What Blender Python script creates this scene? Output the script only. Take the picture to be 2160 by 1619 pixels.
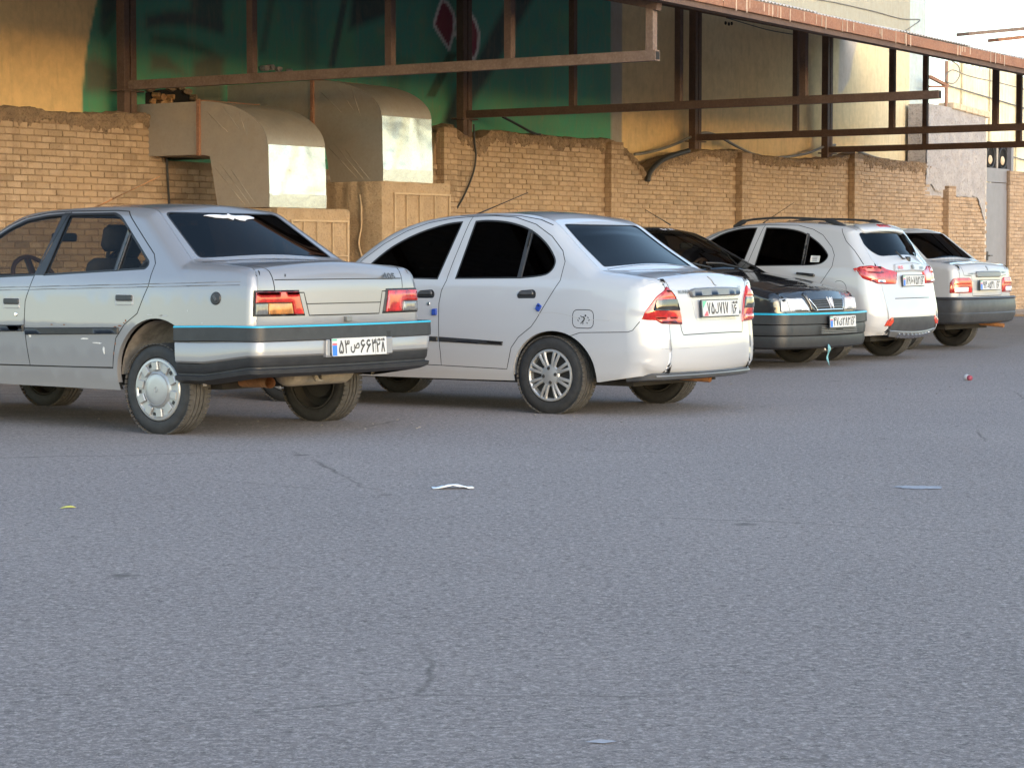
import bpy, bmesh, math, random
import numpy as np
from mathutils import Vector, Matrix, geometry, noise as mnoise
D = bpy.data
for o in list(D.objects): D.objects.remove(o)
SC = bpy.context.scene
COL = SC.collection
rnd = random.Random(7)
# ------------------------------------------------------------------ camera
F_PX, HOR, CAM_H, CX, CY = 4900.0, 540.0, 1.11, 1080.0, 809.5
PITCH = math.atan((CY - HOR) / F_PX)
cam = D.cameras.new('camera'); camo = D.objects.new('camera', cam); COL.objects.link(camo)
camo.location = (0, 0, CAM_H); camo.rotation_euler = (math.pi / 2 - PITCH, 0, 0)
cam.sensor_fit = 'HORIZONTAL'; cam.sensor_width = 36.0; cam.lens = F_PX / 2160 * 36
cam.clip_start = 0.1; cam.clip_end = 3000
SC.camera = camo
# ------------------------------------------------------------------ sky, sun, exposure
SUN_EL, SUN_AZ = 10.0, 62.0      # degrees; azimuth measured from +Y (view direction) towards +X (right)
SUN_AZ = 146.0
w = D.worlds.new('World'); SC.world = w; w.use_nodes = True
nt = w.node_tree; nt.nodes.clear()
sky = nt.nodes.new('ShaderNodeTexSky'); sky.sky_type = 'NISHITA'; sky.sun_disc = False
sky.sun_elevation = math.radians(SUN_EL); sky.sun_rotation = math.radians(SUN_AZ)
sky.altitude = 1000; sky.air_density = 1.0; sky.dust_density = 1.0; sky.ozone_density = 0.8
bg = nt.nodes.new('ShaderNodeBackground'); bg.inputs[1].default_value = 0.15
wo = nt.nodes.new('ShaderNodeOutputWorld')
nt.links.new(sky.outputs[0], bg.inputs[0]); nt.links.new(bg.outputs[0], wo.inputs[0])
sl = D.lights.new('sun', 'SUN'); sl.energy = 0.55; sl.angle = math.radians(70); sl.color = (1.0, 0.88, 0.75)
so = D.objects.new('sun', sl); COL.objects.link(so)
_a, _e = math.radians(SUN_AZ), math.radians(SUN_EL)
sdir = Vector((math.sin(_a) * math.cos(_e), math.cos(_a) * math.cos(_e), math.sin(_e)))   # towards the sun
so.rotation_euler = sdir.to_track_quat('Z', 'Y').to_euler(); so.location = (12, -6, 12)
SC.view_settings.view_transform = 'Standard'; SC.view_settings.look = 'None'
SC.view_settings.exposure = 2.1; SC.view_settings.gamma = 1.0; SC.view_settings.use_curve_mapping = False
SC.cycles.use_denoising = True; SC.cycles.max_bounces = 8; SC.cycles.transparent_max_bounces = 12

# ------------------------------------------------------------------ generic helpers
def link(o, parent=None):
    COL.objects.link(o)
    if parent is not None: o.parent = parent
    return o
def tag(o, label=None, cat=None, group=None, kind=None):
    if label: o['label'] = label
    if cat: o['category'] = cat
    if group: o['group'] = group
    if kind: o['kind'] = kind
    return o
def empty(name, loc=(0, 0, 0), rz=0.0, label=None, cat=None, group=None):
    o = D.objects.new(name, None); o.empty_display_size = 0.2
    o.location = loc; o.rotation_euler = (0, 0, rz)
    link(o); return tag(o, label, cat, group)
def mk(name, V, F, mat, parent=None, smooth=False, normals=None, loc=None, rot=None):
    me = D.meshes.new(name); me.from_pydata([tuple(map(float, v)) for v in V], [], [tuple(map(int, f)) for f in F])
    if smooth:
        me.polygons.foreach_set('use_smooth', [True] * len(me.polygons))
    me.update()
    if normals is not None:
        me.normals_split_custom_set_from_vertices([tuple(map(float, n)) for n in normals])
    for m in (mat if isinstance(mat, (list, tuple)) else [mat]): me.materials.append(m)
    o = D.objects.new(name, me)
    if loc is not None: o.location = loc
    if rot is not None: o.rotation_euler = rot
    return link(o, parent)
class MB:
    """collects simple shapes into one mesh"""
    def __init__(s): s.V = []; s.F = []
    def add(s, V, F):
        b = len(s.V); s.V += [tuple(v) for v in V]; s.F += [tuple(i + b for i in f) for f in F]; return s
    def box(s, lo, hi, bev=0.0, M=None):
        x0, y0, z0 = lo; x1, y1, z1 = hi
        if bev <= 0:
            V = [(x0,y0,z0),(x1,y0,z0),(x1,y1,z0),(x0,y1,z0),(x0,y0,z1),(x1,y0,z1),(x1,y1,z1),(x0,y1,z1)]
            F = [(0,3,2,1),(4,5,6,7),(0,1,5,4),(1,2,6,5),(2,3,7,6),(3,0,4,7)]
        else:
            b = bev; V = []; F = []
            idx = {}
            for ix, X in ((0, (x0, x0 + b)), (1, (x1, x1 - b))):
                for iy, Y in ((0, (y0, y0 + b)), (1, (y1, y1 - b))):
                    for iz, Z in ((0, (z0, z0 + b)), (1, (z1, z1 - b))):
                        for ax in range(3):
                            idx[(ix, iy, iz, ax)] = len(V)
                            V.append((X[0] if ax == 0 else X[1], Y[0] if ax == 1 else Y[1], Z[0] if ax == 2 else Z[1]))
            for ax in range(3):
                u, v = (ax + 1) % 3, (ax + 2) % 3
                for sd in (0, 1):
                    q = []
                    for a, c in ((0,0),(1,0),(1,1),(0,1)):
                        k = [0, 0, 0]; k[ax] = sd; k[u] = a; k[v] = c; q.append(idx[(k[0], k[1], k[2], ax)])
                    F.append(tuple(q if sd else q[::-1]))
            for ax in range(3):
                u, v = (ax + 1) % 3, (ax + 2) % 3
                for a in (0, 1):
                    for c in (0, 1):
                        q = []
                        for t in (0, 1):
                            k = [0, 0, 0]; k[u] = a; k[v] = c; k[ax] = t
                            q.append((idx[(k[0], k[1], k[2], u)], idx[(k[0], k[1], k[2], v)]))
                        f = (q[0][0], q[1][0], q[1][1], q[0][1])
                        F.append(f if (a == c) == False else f[::-1])
            for ix in (0, 1):
                for iy in (0, 1):
                    for iz in (0, 1):
                        f = tuple(idx[(ix, iy, iz, ax)] for ax in range(3))
                        F.append(f if (ix + iy + iz) % 2 else f[::-1])
        if M is not None: V = [tuple(M @ Vector(v)) for v in V]
        return s.add(V, F)
    def tube(s, pts, r, n=8, caps=True):
        pts = [Vector(p) for p in pts]; V = []; F = []; prev = None
        for i, p in enumerate(pts):
            t = (pts[min(i + 1, len(pts) - 1)] - pts[max(i - 1, 0)]).normalized()
            if prev is None:
                a = Vector((0, 0, 1)) if abs(t.z) < .9 else Vector((1, 0, 0)); u = t.cross(a).normalized()
            else:
                u = (prev - t * prev.dot(t)).normalized()
            prev = u; v = t.cross(u); rr = r[i] if isinstance(r, (list, tuple)) else r
            for k in range(n):
                an = 2 * math.pi * k / n; V.append(tuple(p + u * (rr * math.cos(an)) + v * (rr * math.sin(an))))
        for i in range(len(pts) - 1):
            for k in range(n):
                a = i * n + k; b = i * n + (k + 1) % n; F.append((a, b, b + n, a + n))
        if caps: F.append(tuple(range(n))[::-1]); F.append(tuple((len(pts) - 1) * n + k for k in range(n)))
        return s.add(V, F)
    def bar(s, a, b, w, h, up=(0, 0, 1)):
        a = Vector(a); b = Vector(b); t = (b - a).normalized(); u = Vector(up); sx = t.cross(u)
        if sx.length < 1e-4: sx = Vector((1, 0, 0))
        sx.normalize(); uz = sx.cross(t).normalized(); V = []
        for p in (a, b):
            for i, j in ((-1,-1),(1,-1),(1,1),(-1,1)): V.append(tuple(p + sx * (w / 2 * i) + uz * (h / 2 * j)))
        return s.add(V, [(0,3,2,1),(4,5,6,7),(0,1,5,4),(1,2,6,5),(2,3,7,6),(3,0,4,7)])
    def lathe(s, prof, n=32, axis='y', cx=0.0, cz=0.0, cy=0.0):
        """prof: list of (axial, radius); revolved about y through (cx, cz)"""
        V = []; F = []; m = len(prof)
        for k in range(n):
            a = 2 * math.pi * k / n; c, sn = math.cos(a), math.sin(a)
            for (t, r) in prof: V.append((cx + r * c, cy + t, cz + r * sn))
        for k in range(n):
            k2 = (k + 1) % n
            for i in range(m - 1): F.append((k * m + i, k * m + i + 1, k2 * m + i + 1, k2 * m + i))
        return s.add(V, F)
    def prism(s, poly, M, depth, both=True):
        """poly: 2-D points; M maps (a,b,h) to space; closed prism from h=0 to h=depth"""
        n = len(poly); V = [tuple(M @ Vector((a, b, 0))) for a, b in poly] + [tuple(M @ Vector((a, b, depth))) for a, b in poly]
        F = [tuple(range(n, 2 * n))] + ([tuple(range(n))[::-1]] if both else [])
        F += [(i, (i + 1) % n, n + (i + 1) % n, n + i) for i in range(n)]
        return s.add(V, F)
    def build(s, name, mat, parent=None, smooth=False, loc=None, rot=None): return mk(name, s.V, s.F, mat, parent, smooth, None, loc, rot)
def smooth_by_angle(o, deg=35):
    me = o.data; bm = bmesh.new(); bm.from_mesh(me)
    for f in bm.faces: f.smooth = True
    for e in bm.edges:
        if len(e.link_faces) == 2 and e.calc_face_angle(0) > math.radians(deg): e.smooth = False
    bm.to_mesh(me); bm.free(); return o

# ------------------------------------------------------------------ materials
def lin(c):
    f = lambda v: v / 12.92 if v <= 0.04045 else ((v + 0.055) / 1.055) ** 2.4
    return tuple(f(v / 255.0) for v in c)
class NT:
    def __init__(s, name):
        s.m = D.materials.new(name); s.m.use_nodes = True; s.t = s.m.node_tree; s.t.nodes.clear()
        s.out = s.n('ShaderNodeOutputMaterial'); s.b = s.n('ShaderNodeBsdfPrincipled'); s.l(s.b.outputs[0], s.out.inputs[0])
        s.co = s.n('ShaderNodeTexCoord')
    def n(s, t, **k):
        x = s.t.nodes.new(t)
        for a, v in k.items(): setattr(x, a, v)
        return x
    def l(s, a, b): s.t.links.new(a, b)
    def set(s, **k):
        for a, v in k.items():
            i = s.b.inputs[a.replace('_', ' ')]
            if hasattr(v, 'is_linked') or isinstance(v, bpy.types.NodeSocket): s.l(v, i)
            else: i.default_value = (*v, 1) if isinstance(v, tuple) and len(v) == 3 else v
        return s
    def noise(s, scale, detail=4, rough=.55, vec=None, dist=0.0, out=0):
        x = s.n('ShaderNodeTexNoise'); x.inputs['Scale'].default_value = scale; x.inputs['Detail'].default_value = detail
        x.inputs['Roughness'].default_value = rough; x.inputs['Distortion'].default_value = dist
        s.l(vec if vec is not None else s.co.outputs['Object'], x.inputs['Vector']); return x.outputs[out]
    def mapping(s, scale=(1, 1, 1), loc=(0, 0, 0), vec=None):
        x = s.n('ShaderNodeMapping'); x.inputs['Scale'].default_value = scale; x.inputs['Location'].default_value = loc
        s.l(vec if vec is not None else s.co.outputs['Object'], x.inputs[0]); return x.outputs[0]
    def ramp(s, fac, stops, interp='LINEAR'):
        x = s.n('ShaderNodeValToRGB'); r = x.color_ramp; r.interpolation = interp
        while len(r.elements) < len(stops): r.elements.new(.5)
        for e, (p, c) in zip(r.elements, stops):
            e.position = p; e.color = (*c, 1) if isinstance(c, tuple) else (c, c, c, 1)
        s.l(fac, x.inputs[0]); return x.outputs[0]
    def mix(s, fac, a, b, mode='MIX'):
        x = s.n('ShaderNodeMix'); x.data_type = 'RGBA'; x.blend_type = mode
        for sock, v in ((x.inputs[0], fac), (x.inputs[6], a), (x.inputs[7], b)):
            if isinstance(v, bpy.types.NodeSocket): s.l(v, sock)
            elif isinstance(v, tuple): sock.default_value = (*v, 1)
            else: sock.default_value = v
        return x.outputs[2]
    def math(s, op, a, b=0.0, clamp=False):
        x = s.n('ShaderNodeMath'); x.operation = op; x.use_clamp = clamp
        for i, v in enumerate((a, b)):
            if isinstance(v, bpy.types.NodeSocket): s.l(v, x.inputs[i])
            else: x.inputs[i].default_value = v
        return x.outputs[0]
    def bump(s, h, strength=.3, dist=.01):
        x = s.n('ShaderNodeBump'); x.inputs['Strength'].default_value = strength; x.inputs['Distance'].default_value = dist
        s.l(h, x.inputs['Height']); s.l(x.outputs[0], s.b.inputs['Normal']); return s
def simple(name, col, rough=.5, metal=0.0, coat=0.0, spec=None, var=0.0, vscale=8.0, bump=0.0, bscale=60.0):
    t = NT(name)
    if var > 0:
        t.set(Base_Color=t.mix(t.ramp(t.noise(vscale, 5, .6), [(.3, 0.0), (.7, 1.0)]), tuple(c * (1 - var) for c in col), tuple(min(1, c * (1 + var)) for c in col)))
    else: t.set(Base_Color=col)
    t.set(Roughness=rough, Metallic=metal)
    if coat: t.set(Coat_Weight=coat, Coat_Roughness=.04)
    if spec is not None: t.b.inputs['Specular IOR Level'].default_value = spec
    if bump: t.bump(t.noise(bscale, 4), bump, .004)
    return t.m
# ------------------------------------------------------------------ pixel -> place helpers (only used to read distances off the photograph)
def ray(px, py):
    d = Vector((px - CX, F_PX * math.cos(PITCH) - (py - CY) * math.sin(PITCH), -F_PX * math.sin(PITCH) - (py - CY) * math.cos(PITCH)))
    return d.normalized()
WA = math.radians(34.5)
DW = Vector((math.sin(WA), math.cos(WA), 0)); NW = Vector((math.cos(WA), -math.sin(WA), 0))    # along the wall / out from the wall
P0 = Vector((-4.54, 25.3, 0)); WROT = math.pi / 2 - WA
def wuz(px, py, v=0.0):
    d = ray(px, py); o = Vector((0, 0, CAM_H)); q = P0 + NW * v
    t = (q - o).dot(NW) / d.dot(NW); p = o + d * t
    return (p - P0).dot(DW), p.z
def WP(u, v, z=0.0): return P0 + DW * u + NW * v + Vector((0, 0, z))
def ground_at(px, py):
    d = ray(px, py); t = -CAM_H / d.z; return Vector((d.x * t, d.y * t, 0))
def wall_empty(name, u, v, z=0.0, **k):
    """an empty whose local x runs along the wall, local -y points out from the wall"""
    return empty(name, WP(u, v, z), WROT, **k)
def fbm(x, y, z=0.0, o=4): return mnoise.fractal(Vector((x, y, z)), 1.0, 2.0, o)

# ------------------------------------------------------------------ materials of the place
def m_asphalt():
    t = NT('asphalt'); o = t.co.outputs['Object']
    big = t.noise(.30, 5, .6, o); mid = t.noise(1.9, 5, .65, o)
    grain = t.noise(17, 9, .93, o); grain2 = t.noise(41, 6, .9, t.mapping((1, 1, 1), (3, 9, 1)))
    v = t.n('ShaderNodeTexVoronoi'); v.inputs['Scale'].default_value = 75; t.l(o, v.inputs['Vector'])
    v2 = t.n('ShaderNodeTexVoronoi'); v2.inputs['Scale'].default_value = 34; t.l(o, v2.inputs['Vector'])
    base = t.mix(t.ramp(big, [(.35, 0.0), (.65, 1.0)]), (0.218, 0.187, 0.182), (0.263, 0.225, 0.216))
    base = t.mix(t.math('MULTIPLY', t.ramp(mid, [(.4, 0.0), (.65, 1.0)]), .28), base, (0.174, 0.149, 0.145))
    dark = t.ramp(grain, [(.40, 1.0), (.50, 0.0)]); lite = t.ramp(grain2, [(.50, 0.0), (.60, 1.0)])
    base = t.mix(t.math('MULTIPLY', dark, .80), base, (0.062, 0.053, 0.054))
    base = t.mix(t.math('MULTIPLY', lite, .75), base, (0.560, 0.477, 0.454))
    base = t.mix(t.math('MULTIPLY', t.ramp(v.outputs['Distance'], [(.10, 1.0), (.34, 0.0)]), .55), base, (0.470, 0.402, 0.381))
    base = t.mix(t.math('MULTIPLY', t.ramp(v2.outputs['Distance'], [(.0, 1.0), (.17, 0.0)]), .8), base, (0.050, 0.043, 0.043))
    # dusty, trampled earth near the wall: the strip the cars stand on
    sx = t.n('ShaderNodeSeparateXYZ'); t.l(o, sx.inputs[0])
    dist = t.math('ADD', t.math('MULTIPLY', sx.outputs[0], NW.x), t.math('MULTIPLY', sx.outputs[1], NW.y))
    f = t.math('SUBTRACT', t.math('ADD', dist, t.math('MULTIPLY', mid, 1.6)), P0.dot(NW))
    dust = t.ramp(t.math('DIVIDE', f, 12.0), [(.40, 1.0), (.85, 0.0)])
    streak = t.noise(3.0, 6, .7, t.mapping((.6, 2.5, 1)))
    dust = t.math('MULTIPLY', dust, t.ramp(streak, [(.35, .25), (.65, .95)]))
    base = t.mix(dust, base, (.125, .110, .096))
    crack = t.n('ShaderNodeTexVoronoi'); crack.feature = 'DISTANCE_TO_EDGE'; crack.inputs['Scale'].default_value = .34
    t.l(t.mix(.14, o, t.noise(1.4, 6, .65, o, 0, 1)), crack.inputs['Vector'])
    cr = t.math('MULTIPLY', t.ramp(crack.outputs['Distance'], [(.0, 1.0), (.0035, 0.0)]), t.ramp(big, [(.5, 0.0), (.60, .75)]))
    base = t.mix(cr, base, (0.067, 0.057, 0.055))
    spots = t.n('ShaderNodeTexVoronoi'); spots.inputs['Scale'].default_value = 1.15; t.l(o, spots.inputs['Vector'])
    sp = t.math('MULTIPLY', t.ramp(t.math('ADD', spots.outputs['Distance'], t.math('MULTIPLY', grain, .05)), [(.055, .75), (.10, 0.0)]), t.ramp(mid, [(.46, 0.0), (.56, 1.0)]))
    base = t.mix(sp, base, (0.090, 0.076, 0.074))
    t.set(Base_Color=base, Roughness=.9)
    t.bump(t.math('ADD', t.math('MULTIPLY', v.outputs['Distance'], -.6), t.math('ADD', grain, t.math('MULTIPLY', grain2, .7))), .85, .012); return t.m
M = {}
M['asphalt'] = m_asphalt()
def m_brick(name, c1, c2, c3):
    t = NT(name); g = t.n('ShaderNodeNewGeometry'); oi = t.n('ShaderNodeObjectInfo')
    r = t.math('FRACT', t.math('ADD', g.outputs['Random Per Island'], oi.outputs['Random']))
    pos = g.outputs['Position']
    c = t.ramp(r, [(.0, c1), (.45, c2), (.8, c3), (1.0, tuple(k * .72 for k in c1))])
    n1 = t.noise(7, 5, .65, pos); n2 = t.noise(55, 4, .7, pos)
    c = t.mix(t.math('MULTIPLY', t.ramp(n1, [(.42, 0.0), (.68, 1.0)]), .55), c, (.24, .155, .095))
    c = t.mix(t.ramp(n2, [(.56, 0.0), (.68, .6)]), c, (.17, .11, .07))
    st = t.noise(2.2, 5, .6, t.mapping((3.0, 3.0, .45), vec=pos))
    c = t.mix(t.math('MULTIPLY', t.ramp(st, [(.50, 0.0), (.70, 1.0)]), .35), c, (.20, .13, .08))
    ws = t.noise(1.3, 6, .62, pos); c = t.mix(t.math('MULTIPLY', t.ramp(ws, [(.44, 0.0), (.60, 1.0)]), .62), c, (.40, .275, .175))
    t.set(Base_Color=c, Roughness=.93); t.bump(t.math('ADD', n2, n1), .55, .006); return t.m
M['brick'] = m_brick('sandy brick', (.40, .285, .19), (.45, .325, .225), (.37, .26, .17))
def m_mud(name, a, b, dark, scale=9):
    t = NT(name); g = t.n('ShaderNodeNewGeometry'); p = g.outputs['Position']
    n1 = t.noise(scale, 6, .65, p); n2 = t.noise(scale * 6, 4, .7, p)
    c = t.mix(t.ramp(n1, [(.35, 0.0), (.65, 1.0)]), a, b); c = t.mix(t.ramp(n2, [(.52, 0.0), (.68, .8)]), c, dark)
    if name == 'mortar': ws = t.noise(1.3, 6, .62, p); c = t.mix(t.math('MULTIPLY', t.ramp(ws, [(.44, 0.0), (.60, 1.0)]), .72), c, (.37, .25, .16))
    t.set(Base_Color=c, Roughness=.95); t.bump(t.math('ADD', n1, n2), .9, .02); return t.m
M['mortar'] = m_mud('mortar', (.25, .165, .10), (.31, .205, .13), (.15, .10, .06), 12)
M['mud'] = m_mud('mud plaster', (.20, .135, .088), (.30, .205, .13), (.09, .06, .04), 7)
M['grey_plaster'] = m_mud('grey cement plaster', (.33, .30, .29), (.43, .39, .375), (.20, .18, .17), 4)
def m_steel(name, base, rust, dust, amt=.5):
    t = NT(name); g = t.n('ShaderNodeNewGeometry'); p = g.outputs['Position']
    n1 = t.noise(5, 6, .65, p); n2 = t.noise(38, 5, .7, p)
    c = t.mix(t.ramp(n1, [(.4, 0.0), (.66, 1.0)]), base, rust)
    sp = t.n('ShaderNodeSeparateXYZ'); t.l(g.outputs['Normal'], sp.inputs[0])
    c = t.mix(t.math('MULTIPLY', t.ramp(n2, [(.45, 0.0), (.7, 1.0)]), amt), c, dust)
    c = t.mix(t.math('MULTIPLY', t.math('MAXIMUM', sp.outputs[2], 0.0), .8), c, dust)
    t.set(Base_Color=c, Roughness=.75); t.bump(n2, .35, .004); return t.m
M['steel'] = m_steel('brown painted steel', (.105, .060, .045), (.075, .042, .032), (.17, .125, .095), .35)
M['steel_dusty'] = m_steel('dusty brown steel', (.16, .105, .08), (.11, .068, .05), (.27, .20, .155), .5)
M['fascia'] = m_steel('rusty red fascia paint', (.27, .120, .068), (.20, .085, .05), (.36, .235, .165), .5)
def m_galv(name, base, dust, dustamt, rough=.38):
    t = NT(name); g = t.n('ShaderNodeNewGeometry'); p = g.outputs['Position']
    v = t.n('ShaderNodeTexVoronoi'); v.inputs['Scale'].default_value = 26; t.l(p, v.inputs['Vector'])
    n1 = t.noise(2.4, 5, .6, p); n2 = t.noise(40, 4, .7, p)
    c = t.mix(t.math('MULTIPLY', t.ramp(v.outputs['Distance'], [(.0, 1.0), (.6, 0.0)]), .35), base, tuple(k * .72 for k in base))
    d = t.math('MULTIPLY', t.ramp(n1, [(.25, .35), (.7, 1.0)]), dustamt, True)
    d = t.math('MULTIPLY', d, t.ramp(n2, [(.2, .75), (.8, 1.0)]))
    c = t.mix(d, c, dust)
    t.set(Base_Color=c, Metallic=t.math('SUBTRACT', 1.0, d, True), Roughness=t.math('ADD', t.math('MULTIPLY', d, .45), rough))
    t.bump(t.math('ADD', n1, t.math('MULTIPLY', n2, .1)), .25, .02); return t.m
M['galv_dusty'] = m_galv('dusty galvanised sheet', (.50, .47, .43), (.27, .205, .145), .80, .34)
M['galv'] = m_galv('galvanised sheet', (.70, .69, .67), (.36, .29, .22), .14, .20)
M['corrugated'] = m_galv('corrugated sheet', (.60, .60, .62), (.42, .39, .38), .8, .45)
M['sack'] = m_mud('dusty jute cover', (.36, .245, .145), (.43, .30, .185), (.24, .155, .09), 6)
M['sack_frame'] = simple('cover over frame bar', (.46, .33, .21), .9, var=.12, vscale=14)
M['cable'] = simple('black cable', (.025, .024, .025), .55)
M['cable_grey'] = simple('grey cable', (.16, .15, .14), .6)
M['door_grey'] = simple('grey door paint', (.20, .19, .205), .45, var=.10, vscale=5, bump=.1)
M['door_trim'] = simple('pale worn frame', (.50, .44, .38), .8, var=.25, vscale=20)
M['black_iron'] = simple('dark iron', (.035, .034, .036), .5)
M['reed'] = simple('pale reed mat', (.82, .72, .50), .9, var=.18, vscale=3)  # pale yellow reed colour
M['reed_dark'] = simple('reed stalk', (.55, .47, .33), .9, var=.2)
M['pale_stone'] = simple('pale edging brick', (.58, .45, .32), .9, var=.2, vscale=12, bump=.3)
M['dark_void'] = simple('dark opening', (.012, .010, .009), .9)

# ------------------------------------------------------------------ ground
g = [(-900, -900, 0), (900, -900, 0), (900, 900, 0), (-900, 900, 0)]
ground = mk('ground', g, [(0, 1, 2, 3)], M['asphalt']); tag(ground, kind='structure')
# brick-edged pavement at the far end of the wall
pv = MB()
for i in range(26):
    for j in range(5):
        u0 = 22.2 + i * .42; v0 = .12 + j * .42
        pv.box((u0, -v0 - .40, 0), (u0 + .40, -v0, .05 + .006 * rnd.random()), .008)
M['paver'] = m_brick('worn pavement slab', (.34, .27, .215), (.40, .325, .26), (.29, .235, .19))
pave = pv.build('pavement', M['paver'], loc=WP(0, 0, 0), rot=(0, 0, WROT)); tag(pave, kind='structure')

# ------------------------------------------------------------------ brick boundary wall
TOPPX = [(-200,226),(0,228),(60,228),(100,236),(170,243),(240,240),(290,240),(312,246),(328,262),(336,282),(342,300),(344,333),(400,336),(560,345),(700,352),(880,345),(914,330),(918,276),(930,268),(952,266),(975,284),(996,292),(1012,293),(1030,276),(1060,279),(1100,284),(1160,289),(1200,292),(1262,296),(1284,296),(1300,300),(1320,317),(1340,336),(1358,362),(1366,372),(1380,350),(1400,336),(1430,326),(1480,318),(1550,318),(1580,324),(1620,332),(1680,337),(1750,336),(1785,330),(1800,322),(1822,328),(1850,334),(1900,341),(1962,346)]
TOP = [wuz(a, b, 0.0) for a, b in TOPPX]
TU = np.array([t[0] for t in TOP]); TZ = np.array([t[1] for t in TOP])
def wtop(u): return float(np.interp(u, TU, TZ))
U_L, U_R = TU[0], wuz(2076, 400)[0]
wall = wall_empty('brick_wall', 0, 0, label='long sandy brick boundary wall with a crumbling mud top behind the cars', cat='wall')
COURSE, BH, BPITCH = .0698, .0585, .205
PILS = [(wuz(px, 400, .12)[0], w_) for px, w_ in ((937, .30), (1290, .34), (1566, .34), (1803, .34), (2002, .34))]
PIL_V = .12
# core
core_u = np.arange(U_L, U_R + .08, .08); V = []; Fc = []
for u in core_u:
    z = wtop(u) - .03 if u < TU[-1] else wtop(TU[-1]) - .03
    V += [(u, .008, 0), (u, .008, z), (u, .30, z), (u, .30, 0)]
for i in range(len(core_u) - 1):
    a = i * 4; b = a + 4
    Fc += [(a, b, b + 1, a + 1), (a + 1, b + 1, b + 2, a + 2), (a + 2, b + 2, b + 3, a + 3)]
mk('mortar_core', V, Fc, M['mortar'], wall)
for (pu, pw) in PILS:
    zt = wtop(min(pu + pw / 2, TU[-1])) - .02 if pu < TU[-1] else wuz(2002, 392, .12)[1]
    mb = MB(); mb.box((pu + .006, -PIL_V + .006, 0), (pu + pw - .006, .007, zt)); mb.build('pilaster_core', M['mortar'], wall)
# bricks
def brick_mesh(seed, L, H=BH, T=.05):
    r = random.Random(seed); mb = MB(); mb.box((0, -.0, 0), (L, T, H), .006)
    V = []
    for v in mb.V:
        V.append((v[0] + r.uniform(-.0025, .0025), v[1] + r.uniform(-.003, .003), v[2] + r.uniform(-.002, .002)))
    me = D.meshes.new('brick'); me.from_pydata(V, [], mb.F); me.update(); me.materials.append(M['brick']); return me, V, mb.F
VARS = [brick_mesh(i, .197) for i in range(8)]
placed = []
ncourse = int(2.95 / COURSE)
for c in range(ncourse):
    z = .01 + c * COURSE
    u = U_L + (0 if c % 2 else BPITCH / 2) - BPITCH + rnd.uniform(-.01, .01)
    while u < U_R:
        L = BPITCH - .009; um = u + L / 2
        inp = None
        for (pu, pw) in PILS:
            if pu - .02 < um < pu + pw + .02: inp = (pu, pw)
        zt = wtop(um) if um < TU[-1] else 2.35
        if z + BH < zt - .05 - .05 * abs(fbm(um * 1.7, 3.1)) and inp is None and (um < TU[-1] - .1 or z < 2.3):
            placed.append((u, z, rnd.uniform(-.0035, .003)))
        u += BPITCH
def score(b):
    u, z, _ = b; p = WP(u + .1, 0, z); d = p - Vector((0, 0, CAM_H)); s = F_PX / d.y
    px = CX + d.x * s; py = HOR - (z - CAM_H) * s
    vis = z > 1.42 and not (350 < px < 925 and not (340 < py and px < 460)) and -20 < px < 2160
    return (0 if vis else -1e6) + s
placed.sort(key=score, reverse=True)
for k, (u, z, dy) in enumerate(placed[:296]):
    o = D.objects.new('brick', VARS[k % 8][0]); o.location = (u, dy - .006, z); link(o, wall)
jb = MB()
def addb(mb, u, y, z, L=None, k=0):
    _, V, Fb = VARS[k % 8]; sc = 1.0 if L is None else L / .197
    mb.add([(u + v[0] * sc, y + v[1], z + v[2]) for v in V], Fb)
for k, (u, z, dy) in enumerate(placed[296:]): addb(jb, u, dy - .006, z, None, k)
for (pu, pw) in PILS:
    zt = (wtop(min(pu + pw / 2, TU[-1])) - .05) if pu < TU[-1] else wuz(2002, 392, .12)[1] - .02
    for c in range(int(zt / COURSE)):
        z = .01 + c * COURSE
        if z + BH > zt: break
        h = pw / 2
        if c % 2: addb(jb, pu, -PIL_V, z, h - .006, c); addb(jb, pu + h, -PIL_V, z, h - .006, c + 1)
        else:
            addb(jb, pu, -PIL_V, z, h / 2 - .01, c); addb(jb, pu + h / 2, -PIL_V, z, h - .01, c + 1); addb(jb, pu + 1.5 * h, -PIL_V, z, h / 2 - .006, c + 2)
        jb.box((pu - .001, -PIL_V + .056, z), (pu + .03, -.001, z + BH), .004)
st = jb.build('brick_courses', M['brick'], wall); tag(st, kind='stuff')
# crumbling mud cap: rough skirt hanging over the top courses
def mud_cap(ua, ub, name='mud_cap', proud=.022):
    us = np.arange(ua, ub, .016); prof = []; V = []; Fm = []
    for u in us:
        zt = wtop(u) if u < TU[-1] else 2.4
        drop = .11 + .10 * fbm(u * 1.3, 5.2) + .12 * abs(fbm(u * 5.1, 1.7)) + .05 * fbm(u * 23, 2.2); drop = max(.05, drop)
        j = .022 * fbm(u * 7, .3) + .020 * abs(fbm(u * 24, 4.4)) + .010 * fbm(u * 60, 1.1)
        row = []
        for k in range(13):
            t = k / 12; zz = zt + j - drop * t
            y = -(proud + .026 * fbm(u * 11, zz * 13, 2.0) + .022 * abs(fbm(u * 34, zz * 38, 8.0))) * (1 - t ** 4)
            row.append((u, y + (.006 if k == 12 else 0), zz))
        row = [(u, .30, zt + j - .02), (u, .14, zt + j + .015 + .02 * fbm(u * 8, 7.7))] + row
        V += row
    n = 15
    for i in range(len(us) - 1):
        for k in range(n - 1): a = i * n + k; Fm.append((a, a + 1, a + n + 1, a + n))
    mk(name, V, Fm, M['mud'], wall, False)
mud_cap(U_L, wuz(343, 300)[0]); mud_cap(wuz(918, 300)[0], TU[-1])

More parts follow.
